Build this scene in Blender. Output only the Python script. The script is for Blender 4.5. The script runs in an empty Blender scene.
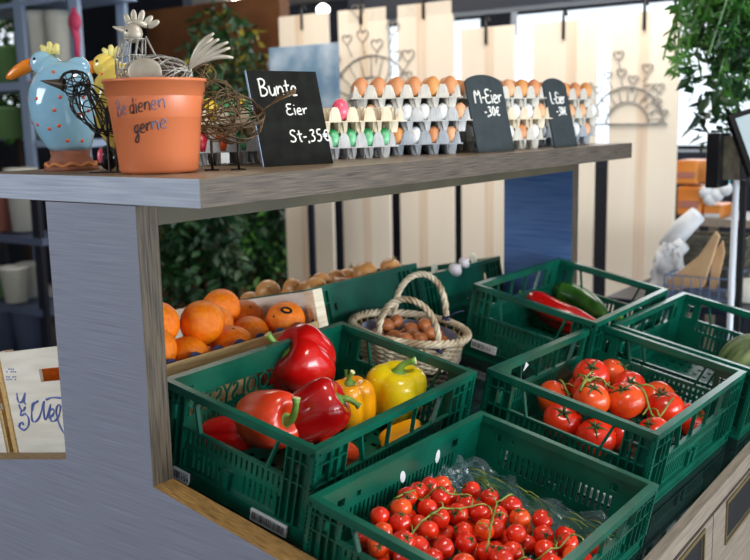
import bpy, bmesh, math, random
from mathutils import Vector, Matrix
random.seed(7)
PI = math.pi
sc = bpy.context.scene
col = sc.collection

# ------------------------------------------------------------------ camera
FPX = 925.0
Rm = ((0.8125232, 0.58257725, -0.02024364), (0.0819, -0.14847155, -0.98551945), (-0.57714681, 0.79909946, -0.16834965))
R = Matrix(Rm)                      # world -> camera (x right, y down, z forward)
RT = R.transposed()
CAM = Vector((1.14571369, -1.08968066, 0.08799847))

def ray(px, py):
    return RT @ Vector(((px - 375) / FPX, (py - 280) / FPX, 1.0))
def hit(px, py, ax, val):
    r = ray(px, py)
    return CAM + r * ((val - CAM[ax]) / r[ax])
def at(px, py, depth):
    return CAM + ray(px, py) * depth

cd = bpy.data.cameras.new('camera')
cam = bpy.data.objects.new('camera', cd)
col.objects.link(cam)
rot = Matrix((Rm[0], [-v for v in Rm[1]], [-v for v in Rm[2]])).transposed()
cam.matrix_world = Matrix.Translation(CAM) @ rot.to_4x4()
cd.sensor_width = 36
cd.lens = FPX / 750 * 36
cd.dof.use_dof = True
cd.dof.focus_distance = 1.98
cd.dof.aperture_fstop = 3.6
cd.clip_end = 200
sc.camera = cam

# ------------------------------------------------------------------ materials
def srgb(r, g, b):
    f = lambda c: (c / 255 / 12.92) if c / 255 <= 0.04045 else ((c / 255 + 0.055) / 1.055) ** 2.4
    return (f(r), f(g), f(b), 1)
MATS = {}
def mat(name, c1, c2=None, scale=20, rough=0.5, stretch=(1, 1, 1), bump=0.0, bscale=None, spec=0.5, metal=0, detail=4,
        contrast=(0.35, 0.65), coat=0.0, sss=0.0, trans=0.0, emis=None, estr=0, alpha=1.0, coords='Object', c3=None, ior=None):
    if name in MATS: return MATS[name]
    m = bpy.data.materials.new(name); m.use_nodes = True
    nt = m.node_tree; N = nt.nodes; L = nt.links
    b = N['Principled BSDF']
    b.inputs['Base Color'].default_value = c1
    b.inputs['Roughness'].default_value = rough
    b.inputs['Metallic'].default_value = metal
    b.inputs['Specular IOR Level'].default_value = spec
    b.inputs['Coat Weight'].default_value = coat
    b.inputs['Coat Roughness'].default_value = 0.08
    b.inputs['Transmission Weight'].default_value = trans
    b.inputs['Alpha'].default_value = alpha
    if ior: b.inputs['IOR'].default_value = ior
    if sss:
        b.inputs['Subsurface Weight'].default_value = sss
        b.inputs['Subsurface Radius'].default_value = (0.01, 0.004, 0.002)
    if emis:
        b.inputs['Emission Color'].default_value = emis
        b.inputs['Emission Strength'].default_value = estr
    if c2 or bump:
        tc = N.new('ShaderNodeTexCoord'); mp = N.new('ShaderNodeMapping')
        mp.inputs['Scale'].default_value = stretch
        L.new(tc.outputs[coords], mp.inputs['Vector'])
        no = N.new('ShaderNodeTexNoise'); no.inputs['Scale'].default_value = scale; no.inputs['Detail'].default_value = detail
        L.new(mp.outputs[0], no.inputs['Vector'])
        if c2:
            cr = N.new('ShaderNodeValToRGB')
            cr.color_ramp.elements[0].position = contrast[0]; cr.color_ramp.elements[1].position = contrast[1]
            cr.color_ramp.elements[0].color = c1; cr.color_ramp.elements[1].color = c2
            if c3:
                e = cr.color_ramp.elements.new((contrast[0] + contrast[1]) / 2); e.color = c3
            L.new(no.outputs['Fac'], cr.inputs[0]); L.new(cr.outputs[0], b.inputs['Base Color'])
        if bump:
            bn = N.new('ShaderNodeBump'); bn.inputs['Strength'].default_value = bump; bn.inputs['Distance'].default_value = 0.004
            if bscale:
                n2 = N.new('ShaderNodeTexNoise'); n2.inputs['Scale'].default_value = bscale
                L.new(mp.outputs[0], n2.inputs['Vector']); L.new(n2.outputs['Fac'], bn.inputs['Height'])
            else:
                L.new(no.outputs['Fac'], bn.inputs['Height'])
            L.new(bn.outputs[0], b.inputs['Normal'])
    MATS[name] = m
    return m

G_CR = mat('crate_green', srgb(0, 66, 52), srgb(4, 90, 70), scale=9, rough=0.3, spec=0.5, bump=0.06, bscale=160)
LAM = mat('laminate_blue_grey', srgb(116, 122, 142), srgb(152, 158, 176), scale=7, stretch=(.8, 1, 80), rough=0.5, bump=0.06, contrast=(0.28, 0.78), detail=9)
LAMD = mat('laminate_blue_lit', srgb(56, 92, 150), srgb(84, 120, 172), scale=6, stretch=(1.2, 1, 26), rough=0.5, contrast=(0.3, 0.72), detail=8)  # same laminate as the near panel, bluer light put into its colour
LAMS = mat('laminate_edge_reflection', srgb(148, 160, 182), srgb(186, 196, 212), scale=6, stretch=(1.0, 1, 40), rough=0.5, bump=0.08, contrast=(0.3, 0.72), detail=8)  # shelf end: paler laminate copy, the reflection is painted into the colour
BRN = mat('brown_wood_edge', srgb(38, 34, 31), srgb(104, 94, 83), scale=8, stretch=(14, 1.3, 120), rough=0.55, bump=0.1, detail=12, contrast=(0.34, 0.62))
BRV = mat('brown_wood_upright', srgb(36, 31, 25), srgb(92, 80, 63), scale=8, stretch=(60, 40, 1.4), rough=0.6, bump=0.25, detail=10, contrast=(0.36, 0.62))
BRT = mat('brown_wood_warm_lit', srgb(92, 68, 34), srgb(164, 128, 74), scale=8, stretch=(2, 60, 20), rough=0.5, bump=0.25, detail=10, contrast=(0.34, 0.66))  # up-facing edges: warm ceiling light painted into the brown wood
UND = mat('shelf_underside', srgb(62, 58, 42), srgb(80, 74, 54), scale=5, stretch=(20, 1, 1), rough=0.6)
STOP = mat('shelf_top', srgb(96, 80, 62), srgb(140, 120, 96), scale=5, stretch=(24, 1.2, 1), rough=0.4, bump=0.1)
DRW = mat('drawer_wood', srgb(110, 100, 90), srgb(140, 128, 114), scale=6, stretch=(20, 1.2, 30), rough=0.5, detail=8)
CTOP = mat('counter_dark', srgb(16, 22, 24), srgb(26, 32, 34), scale=12, rough=0.06, spec=1.0)
BRONZE = mat('bronze_trim', srgb(120, 104, 70), rough=0.35, metal=0.4)
BLACK = mat('black', srgb(14, 16, 20), rough=0.5)
BLKGL = mat('black_gloss', srgb(10, 13, 18), rough=0.15)
SLATE = mat('slate_board', srgb(20, 21, 20), srgb(30, 32, 30), scale=30, spec=0.15, rough=0.9)
SLATE2 = mat('slate_board_grey', srgb(38, 48, 52), srgb(48, 58, 62), scale=30, rough=0.6)
CHALK = mat('chalk_white', srgb(235, 236, 232), rough=0.8)
PINEW = mat('pale_crate_wood', srgb(222, 206, 176), srgb(240, 228, 204), scale=5, stretch=(2, 2, 30), rough=0.65, detail=6)
PINEC = mat('crate_face_wood', srgb(226, 222, 208), srgb(242, 238, 226), scale=4, stretch=(1.5, 2, 14), rough=0.65)
PINEY = mat('crate_rail_wood', srgb(196, 158, 98), srgb(222, 188, 132), scale=5, stretch=(30, 2, 30), rough=0.6)
BLUEC = mat('blue_card', srgb(16, 26, 82), rough=0.6)
INKB = mat('blue_ink', srgb(108, 122, 190), rough=0.8)
INKK = mat('black_ink', srgb(18, 20, 30), rough=0.5)
INKG = mat('faded_ink', srgb(96, 108, 140), rough=0.6)
LABW = mat('label_white', srgb(205, 210, 212), rough=0.5)
LABK = mat('label_print', srgb(50, 55, 62), rough=0.6)

ORA = mat('orange_peel', srgb(244, 112, 0), srgb(255, 142, 6), scale=6, rough=0.38, bump=0.35, bscale=150, spec=0.5)
TOM = mat('tomato_red', srgb(208, 32, 10), srgb(228, 60, 18), scale=8, rough=0.22, spec=0.5, coat=0.3)
TOMC = mat('cherry_tomato_red', srgb(204, 28, 10), srgb(226, 54, 20), scale=14, rough=0.2, spec=0.5, coat=0.3)
TOMO = mat('tomato_orange_red', srgb(226, 66, 18), srgb(236, 92, 30), scale=10, rough=0.22, coat=0.3)
STEM = mat('stem_green', srgb(84, 128, 44), srgb(132, 168, 74), scale=30, rough=0.45)
VINE = mat('vine_green', srgb(96, 112, 34), srgb(146, 156, 70), scale=40, rough=0.5)
CALD = mat('calyx_dark', srgb(38, 66, 20), srgb(62, 92, 30), scale=40, rough=0.55)
CUTS = mat('cut_stem_end', srgb(206, 200, 150), rough=0.7)
PRED = mat('pepper_red', srgb(180, 8, 10), srgb(200, 18, 14), scale=5, rough=0.2, coat=0.4)
PDRK = mat('pepper_dark_red', srgb(160, 7, 12), srgb(190, 14, 15), scale=5, rough=0.18, coat=0.4)
PRO = mat('pepper_orange_red', srgb(214, 40, 20), srgb(236, 84, 40), scale=7, rough=0.22, coat=0.3)
PYEL = mat('pepper_yellow', srgb(240, 208, 10), srgb(246, 222, 40), scale=5, rough=0.25, coat=0.3)
PORY = mat('pepper_orange_yellow', srgb(240, 150, 8), srgb(248, 176, 20), scale=5, rough=0.25, coat=0.3)
WICK = mat('willow', srgb(150, 128, 98), srgb(224, 212, 186), scale=18, stretch=(1, 1, 1), rough=0.6, bump=0.3)
WICKD = mat('willow_dark', srgb(150, 108, 60), srgb(196, 160, 104), scale=16, rough=0.6, bump=0.3)
SHAL = mat('shallot_skin', srgb(150, 76, 36), srgb(206, 128, 72), scale=14, stretch=(6, 6, 1), rough=0.35, bump=0.1)
ONI = mat('onion_skin', srgb(186, 120, 56), srgb(222, 166, 104), scale=10, stretch=(5, 5, 1), rough=0.35)
ONIROOT = mat('onion_tip', srgb(170, 140, 96), rough=0.8)
GARL = mat('garlic_white', srgb(214, 204, 214), srgb(232, 226, 230), scale=12, rough=0.5)
LEEK = mat('leek_pale', srgb(214, 224, 200), srgb(236, 240, 226), scale=8, stretch=(20, 20, 1), rough=0.5)
ZUC = mat('zucchini_green', srgb(26, 70, 18), srgb(58, 108, 36), scale=26, stretch=(1, 1, 0.5), rough=0.3, coat=0.2)
MEL = mat('melon_green', srgb(44, 76, 34), srgb(132, 150, 96), scale=14, stretch=(3, 3, 0.5), rough=0.5, bump=0.3)
FILM = mat('plastic_film', srgb(200, 220, 235), rough=0.12, trans=0.9, alpha=0.35, spec=0.9, ior=1.3)
LINEN = mat('basket_liner', srgb(120, 126, 150), srgb(150, 156, 176), scale=20, rough=0.8)
TWINE = mat('dark_twine', srgb(48, 56, 84), rough=0.8)

TERRA = mat('terracotta_plastic', srgb(204, 114, 72), srgb(210, 120, 78), scale=3, rough=0.32)
GBLU = mat('glaze_blue', srgb(128, 180, 210), srgb(160, 204, 224), scale=8, rough=0.1, coat=0.6)
GYEL = mat('glaze_yellow', srgb(226, 196, 84), srgb(238, 214, 110), scale=8, rough=0.12, coat=0.5)
GORA = mat('glaze_orange', srgb(232, 132, 28), rough=0.15, coat=0.5)
GDOT = mat('glaze_dot', srgb(226, 92, 54), rough=0.2)
GCOMB = mat('glaze_pale_yellow', srgb(224, 214, 132), rough=0.2)
CLAYB = mat('clay_brown', srgb(118, 66, 50), srgb(150, 92, 66), scale=30, rough=0.7)
CLAYO = mat('clay_orange', srgb(180, 110, 60), srgb(200, 130, 76), scale=30, rough=0.6)
RUSTW = mat('rust_wire', srgb(74, 58, 40), srgb(112, 90, 60), scale=30, rough=0.5, metal=0.4)
BLKW = mat('black_wire', srgb(22, 20, 22), srgb(44, 36, 34), scale=30, rough=0.45, metal=0.4)
ZINCW = mat('zinc_wire', srgb(150, 150, 146), srgb(186, 184, 176), scale=30, rough=0.4, metal=0.5)
ZINCP = mat('zinc_plate', srgb(150, 142, 126), srgb(196, 190, 176), scale=12, rough=0.45, metal=0.4, bump=0.1)
PULPG = mat('pulp_grey', srgb(168, 172, 176), srgb(200, 202, 202), scale=20, rough=0.9, bump=0.2, bscale=180)
PULPB = mat('pulp_beige', srgb(206, 192, 166), srgb(226, 214, 190), scale=20, rough=0.9, bump=0.2, bscale=180)
PULPL = mat('pulp_blue_grey', srgb(148, 156, 168), srgb(172, 180, 188), scale=20, rough=0.9, bump=0.2, bscale=180)
PULPC = mat('pulp_light', srgb(188, 186, 178), srgb(208, 205, 196), scale=20, rough=0.9, bump=0.2, bscale=180)
EGGB = [mat('egg_brown', srgb(200, 130, 82), srgb(212, 146, 98), scale=10, rough=0.5),
        mat('egg_tan', srgb(218, 160, 116), srgb(226, 174, 132), scale=10, rough=0.5),
        mat('egg_orange_brown', srgb(208, 138, 72), srgb(220, 154, 90), scale=10, rough=0.5)]
EGGW = mat('egg_white', srgb(226, 228, 230), rough=0.45)
EGGG = mat('egg_green', srgb(20, 128, 72), srgb(120, 200, 150), scale=26, rough=0.3, detail=8, contrast=(0.4, 0.62))
EGGP = mat('egg_pink', srgb(226, 74, 104), srgb(236, 104, 128), scale=20, rough=0.25)
EGGY = mat('egg_yellow', srgb(238, 200, 40), rough=0.3)
EGGR = mat('egg_red', srgb(196, 36, 60), rough=0.3)
EGGO = mat('egg_orange', srgb(228, 92, 30), rough=0.3)
EGGL = mat('egg_lilac', srgb(150, 110, 170), rough=0.3)

BOARD = mat('pale_board', srgb(230, 217, 198), srgb(236, 226, 210), scale=2.2, stretch=(3, 1, 0.3), rough=0.6, contrast=(0.3, 0.7))
RACK = mat('rack_pale_blue', srgb(150, 172, 204), rough=0.4)
RACKD = mat('rack_dark', srgb(20, 26, 42), rough=0.4)
RACKS = mat('rack_shelf_grey', srgb(84, 96, 124), rough=0.45)
POTW = mat('pot_white', srgb(206, 208, 200), rough=0.4)
POTP = mat('pot_pinkish', srgb(170, 110, 96), rough=0.5)
POTG = mat('pot_green_glaze', srgb(110, 150, 96), rough=0.3)
PINKR = mat('ribbon_pink', srgb(190, 60, 100), rough=0.6)
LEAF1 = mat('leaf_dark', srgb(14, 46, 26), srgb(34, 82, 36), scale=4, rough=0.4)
LEAF2 = mat('leaf_bright', srgb(36, 96, 30), srgb(90, 146, 52), scale=4, rough=0.4)
LEAF3 = mat('leaf_yellowish', srgb(120, 130, 36), srgb(170, 150, 50), scale=4, rough=0.5)
TRUNK = mat('trunk', srgb(60, 46, 34), rough=0.8)
WALLB = mat('wall_brown', srgb(120, 74, 44), srgb(148, 96, 58), scale=3, rough=0.7)
WALLD = mat('wall_dark', srgb(26, 34, 50), srgb(40, 48, 66), scale=2, rough=0.6)
CEIL = mat('ceiling_white', srgb(196, 186, 176), rough=0.9)
FLOOR = mat('floor_tile', srgb(92, 88, 86), srgb(112, 106, 102), scale=3, rough=0.35)
FRAMD = mat('frame_dark', srgb(22, 30, 46), rough=0.5)
PAINT = mat('painting_blue', srgb(60, 88, 128), srgb(176, 190, 206), scale=3.5, rough=0.5, c3=srgb(104, 134, 160), contrast=(0.3, 0.7))
ORBOX = mat('orange_box', srgb(206, 116, 36), srgb(222, 140, 60), scale=5, rough=0.5)
DARKW = mat('dark_wicker', srgb(60, 58, 50), srgb(92, 88, 74), scale=30, rough=0.8, bump=0.3)
PAPER = mat('paper_bag_brown', srgb(190, 152, 112), srgb(206, 172, 132), scale=8, rough=0.7)
WHCLO = mat('white_cloth', srgb(196, 202, 212), srgb(222, 224, 226), scale=8, rough=0.8)
BLUW = mat('blue_grey_metal', srgb(120, 140, 176), rough=0.35, metal=0.4)
SILV = mat('silver_pole', srgb(206, 214, 226), rough=0.3)
SCREEN = mat('screen_face', srgb(170, 186, 192), rough=0.1)
TURQ = mat('turquoise', srgb(60, 170, 180), rough=0.6)
LAMPM = mat('lamp_glow', srgb(255, 250, 240), emis=(1, 0.95, 0.86, 1), estr=12)
SNOW = mat('outdoor_bright', srgb(230, 236, 240), rough=0.9)
HEARTW = mat('grey_wire', srgb(150, 146, 142), rough=0.5, metal=0.3)

# ------------------------------------------------------------------ mesh builder
class MB:
    def __init__(self): self.bm = bmesh.new()
    def quadbox(self, c):     # 8 corners
        v = [self.bm.verts.new(p) for p in c]
        for f in ((0, 3, 2, 1), (4, 5, 6, 7), (0, 1, 5, 4), (1, 2, 6, 5), (2, 3, 7, 6), (3, 0, 4, 7)):
            self.bm.faces.new([v[i] for i in f])
    def box(self, x0, x1, y0, y1, z0, z1, M=None):
        if x0 > x1: x0, x1 = x1, x0
        if y0 > y1: y0, y1 = y1, y0
        if z0 > z1: z0, z1 = z1, z0
        c = [(x0, y0, z0), (x1, y0, z0), (x1, y1, z0), (x0, y1, z0), (x0, y0, z1), (x1, y0, z1), (x1, y1, z1), (x0, y1, z1)]
        c = [Vector(p) for p in c]
        if M: c = [M @ p for p in c]
        self.quadbox(c); return self
    def bar(self, a, b, w, h, up=(0, 0, 1)):
        a = Vector(a); b = Vector(b); d = (b - a).normalized(); up = Vector(up)
        s = d.cross(up).normalized(); u = s.cross(d).normalized()
        s = s * w / 2; u = u * h / 2
        self.quadbox([a - s - u, a + s - u, b + s - u, b - s - u, a - s + u, a + s + u, b + s + u, b - s + u]); return self
    def tube(self, pts, r, n=8, cap=True, closed=False, scale=None):
        pts = [Vector(p) for p in pts]; k = len(pts)
        rr = r if isinstance(r, (list, tuple)) else [r] * k
        rings = []; prev = None
        for i, p in enumerate(pts):
            if closed: t = pts[(i + 1) % k] - pts[i - 1]
            else: t = pts[min(i + 1, k - 1)] - pts[max(i - 1, 0)]
            if t.length < 1e-9: t = Vector((0, 0, 1))
            t.normalize()
            if prev is None:
                a = Vector((0, 0, 1)) if abs(t.z) < 0.9 else Vector((1, 0, 0))
                s = t.cross(a).normalized()
            else:
                s = prev - t * prev.dot(t)
                if s.length < 1e-6: s = t.orthogonal()
                s.normalize()
            prev = s; q = t.cross(s)
            rings.append([self.bm.verts.new(p + (s * math.cos(2 * PI * j / n) + q * math.sin(2 * PI * j / n)) * rr[i]) for j in range(n)])
        m = k if closed else k - 1
        for i in range(m):
            A = rings[i]; B = rings[(i + 1) % k]
            for j in range(n):
                self.bm.faces.new([A[j], A[(j + 1) % n], B[(j + 1) % n], B[j]])
        if cap and not closed:
            self.bm.faces.new(rings[0][::-1]); self.bm.faces.new(rings[-1])
        return self
    def lathe(self, prof, n=32, c=(0, 0, 0), M=None, sx=1, sy=1):
        c = Vector(c); rings = []
        for r, z in prof:
            if r < 1e-6:
                p = Vector((0, 0, z)) + c; rings.append([self.bm.verts.new(M @ p if M else p)])
            else:
                ring = []
                for j in range(n):
                    p = Vector((r * sx * math.cos(2 * PI * j / n), r * sy * math.sin(2 * PI * j / n), z)) + c
                    ring.append(self.bm.verts.new(M @ p if M else p))
                rings.append(ring)
        for A, B in zip(rings, rings[1:]):
            if len(A) == 1 and len(B) == 1: continue
            for j in range(n):
                j2 = (j + 1) % n
                if len(A) == 1: self.bm.faces.new([A[0], B[j2], B[j]])
                elif len(B) == 1: self.bm.faces.new([A[j], A[j2], B[0]])
                else: self.bm.faces.new([A[j], A[j2], B[j2], B[j]])
        return self
    def ell(self, c, r, nu=20, nv=12, M=None):
        if not isinstance(r, (tuple, list)): r = (r, r, r)
        prof = [(math.sin(PI * i / nv), -math.cos(PI * i / nv)) for i in range(nv + 1)]
        prof[0] = (0, -1); prof[-1] = (0, 1)
        MM = Matrix.Translation(Vector(c)) @ (M.to_4x4() if M else Matrix.Identity(4)) @ Matrix.Diagonal((r[0], r[1], r[2], 1))
        return self.lathe(prof, nu, M=MM)
    def prism(self, poly, y0, y1, f=None):
        """poly: list of (x,z); extruded along y"""
        f = f or (lambda x, y, z: Vector((x, y, z)))
        A = [self.bm.verts.new(f(x, y0, z)) for x, z in poly]; B = [self.bm.verts.new(f(x, y1, z)) for x, z in poly]
        n = len(poly)
        self.bm.faces.new(A); self.bm.faces.new(B[::-1])
        for i in range(n): self.bm.faces.new([A[(i + 1) % n], A[i], B[i], B[(i + 1) % n]])
        return self
    def build(self, name, m, parent=None, smooth=False, bevel=0, M=None):
        bmesh.ops.recalc_face_normals(self.bm, faces=self.bm.faces)
        me = bpy.data.meshes.new(name)
        if smooth:
            for f in self.bm.faces: f.smooth = True
        self.bm.to_mesh(me); self.bm.free()
        ms = m if isinstance(m, (list, tuple)) else [m]
        for x in ms: me.materials.append(x)
        o = bpy.data.objects.new(name, me); col.objects.link(o)
        if parent: o.parent = parent
        if M is not None: o.matrix_world = M
        if bevel:
            md = o.modifiers.new('bevel', 'BEVEL'); md.width = bevel; md.segments = 2; md.limit_method = 'ANGLE'
        return o

def tag(o, label=None, cat=None, group=None, kind=None):
    if label: o['label'] = label
    if cat: o['category'] = cat
    if group: o['group'] = group
    if kind: o['kind'] = kind
    return o
def empty(name, loc=(0, 0, 0), M=None):
    o = bpy.data.objects.new(name, None); col.objects.link(o); o.empty_display_size = 0.02
    if M is not None: o.matrix_world = M
    else: o.location = loc
    return o
def thing(name, label, cat, loc=(0, 0, 0), M=None, group=None):
    return tag(empty(name, loc, M), label, cat, group)
def struct(o): o['kind'] = 'structure'; return o
def copy_tree(o, M=None, label=None, group=None):
    c = o.copy(); col.objects.link(c)
    if M is not None: c.matrix_world = M
    if label: c['label'] = label
    if group: c['group'] = group
    for ch in o.children:
        d = ch.copy(); col.objects.link(d); d.parent = c
        d.matrix_parent_inverse = ch.matrix_parent_inverse.copy()
        for g in ch.children:
            e = g.copy(); col.objects.link(e); e.parent = d
            e.matrix_parent_inverse = g.matrix_parent_inverse.copy()
    return c
def zdir(d, roll=0.0):
    """rotation matrix whose Z points along d"""
    d = Vector(d).normalized()
    return (Vector((0, 0, 1)).rotation_difference(d).to_matrix() @ Matrix.Rotation(roll, 3, 'Z')).to_4x4()
def cdir(r, u, t):
    """direction given as right / up / towards the viewer's side, in world axes"""
    return RT @ Vector((r, -u, -t))

# ------------------------------------------------------------------ sloping counter frames
TH = math.radians(11.3)
cs, sn = math.cos(TH), math.sin(TH)
U = Vector((cs, 0, -sn)); V = Vector((0, 1, 0)); Nn = Vector((sn, 0, cs))
OR = Vector((-.166, 0, -.58)) - Nn * .045
MR = Matrix((( U.x, 0, Nn.x, OR.x), (U.y, 1, Nn.y, OR.y), (U.z, 0, Nn.z, OR.z), (0, 0, 0, 1)))
U2 = Vector((cs, 0, sn)); N2 = Vector((-sn, 0, cs))     # left slope: local x still points right
OL = Vector((-.43, 0, -.58)) - N2 * .045
ML = Matrix(((U2.x, 0, N2.x, OL.x), (0, 1, 0, 0), (U2.z, 0, N2.z, OL.z), (0, 0, 0, 1)))
def sp(px, py, h):
    r = ray(px, py); t = (Nn.dot(OR - CAM) + h) / Nn.dot(r)
    P = CAM + r * t - OR
    return Vector((P.dot(U), P.y, h))
def fr(u, y, h, rotz=0, M=MR):
    return M @ Matrix.Translation((u, y, h)) @ Matrix.Rotation(rotz, 4, 'Z')

# ------------------------------------------------------------------ display counter
def shop_panel(name, y0, y1, label, lam, low=0.0):
    e = .60 - (.031 if low else 0)
    poly = [(-.43, -.0515), (-.166, -.0515), (-.166, -.58 - low), (e, -.58 - (e + .166) * .2 - low), (e, -1.55), (-.596 - e, -1.55), (-.596 - e, -.58 - (e + .166) * .2 - low), (-.43, -.58 - low)]
    b = MB(); b.prism(poly, y0, y1)
    o = b.build(name, [lam, BRV, BRT])
    for p in o.data.polygons:
        n = p.normal
        if abs(n.y) > .5: p.material_index = 0
        elif abs(n.x) > .9: p.material_index = 1
        else: p.material_index = 2
    tag(o, label, 'panel'); return o
shop_panel('end_panel', 0, .05, 'blue-grey laminate end panel with brown wooden edges, nearest the viewer, carrying the shelf', LAM)
shop_panel('end_panel', 1.9, 1.95, 'laminate upright, its colour tinted by blue light, under the far end of the shelf, before the pale boards', LAMD, .069)
# shelf
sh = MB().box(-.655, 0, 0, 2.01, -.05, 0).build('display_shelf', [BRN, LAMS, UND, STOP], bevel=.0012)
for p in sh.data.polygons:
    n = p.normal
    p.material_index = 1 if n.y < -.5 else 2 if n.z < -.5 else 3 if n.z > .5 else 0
tag(sh, 'thick wooden display shelf with a pale reflection coloured onto its end face, carrying the eggs, hens and flower pot', 'shelf')
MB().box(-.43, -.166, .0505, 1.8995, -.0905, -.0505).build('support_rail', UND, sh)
# counter carcass
cab = thing('display_counter', 'long sloping produce counter with dark glossy top and wooden drawer fronts below the green crates', 'counter', (-.298, .05, -1.55))
base_inv = Matrix.Translation((.298, -.05, 1.55))
def cpart(b, name, m, bevel=0):
    o = b.build(name, m, cab, bevel=bevel); o.matrix_parent_inverse = base_inv; return o
zr = -.58 + .132 * .2
def slope_poly(off0, off1, xa, xb):
    f = lambda x: (-.58 - (abs(x + .298) - .132) * math.tan(TH)) - .045 / cs
    return f
ft = slope_poly(0, 0, 0, 0)
poly = [(-.298, ft(-.298)), (.570, ft(.570)), (.570, ft(.570) - .02), (-.298, ft(-.298) - .02)]
cpart(MB().prism(poly, .052, 2.04), 'counter_top', CTOP)
poly = [(-.2985, ft(-.298)), (-.2985, ft(-.298) - .02), (-1.166, ft(-1.166) - .02), (-1.166, ft(-1.166))]
cpart(MB().prism(poly, .052, 2.04), 'counter_top', CTOP)
zt = ft(.578)
poly = [(.5705, zt + .006), (.592, zt + .002), (.592, zt - .038), (.5705, zt - .038)]
cpart(MB().prism(poly, .052, 2.04), 'edge_strip', DRW)
cpart(MB().prism([(.5700, ft(.57)-.021), (.5700, -1.5), (-1.16, -1.5), (-1.16, ft(-1.16)-.021), (-.298, ft(-.298)-.021)], .052, 1.898), 'carcass', BLACK)
for k, yb in enumerate((-.03, .52, 1.055)):
    y0 = max(yb, .055) + .003; y1 = yb + .532
    b = MB(); x0, x1 = .5705, .576
    z1 = zt - .075; z0 = -1.20
    hy0, hy1 = yb + .115, yb + .455
    hz1, hz0 = z1 - .014, z1 - .115
    if hy0 < y0 + .02: hy0 = y0 + .06
    b.box(x0, x1, y0, hy0, z0, z1); b.box(x0, x1, hy1, y1, z0, z1); b.box(x0, x1, hy0, hy1, z0, hz0); b.box(x0, x1, hy0, hy1, hz1, z1)
    d = cpart(b, 'drawer', DRW)
    h = MB(); w = .006
    h.box(.5765, .580, hy0 - w, hy1 + w, hz1, hz1 + w * 1.6); h.box(.5765, .580, hy0 - w, hy1 + w, hz0 - w, hz0)
    h.box(.5765, .580, hy0 - w, hy0, hz0, hz1); h.box(.5765, .580, hy1, hy1 + w, hz0, hz1)
    h.box(.5710, .5725, hy0 + .001, hy1 - .001, hz0 + .001, hz1 - .001)
    ho = h.build('handle', BRONZE, d); ho['label'] = 'bronze framed recessed handle'
    ho.data.materials.append(BLACK)
    for p in ho.data.polygons:
        if p.center.x < .575: p.material_index = 1

# ------------------------------------------------------------------ crates
def sheet(b, s0, s1, z0, z1, holes, d0, d1, T):
    zs = sorted({z0, z1} | {h[i] for h in holes for i in (2, 3) if z0 < h[i] < z1})
    for a, c in zip(zs, zs[1:]):
        zm = (a + c) / 2
        hs = sorted([(h[0], h[1]) for h in holes if h[2] < zm < h[3]])
        s = s0
        for p, q in hs:
            if p > s: b.box(s, p, d0, d1, a, c, T)
            s = max(s, q)
        if s < s1: b.box(s, s1, d0, d1, a, c, T)

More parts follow.
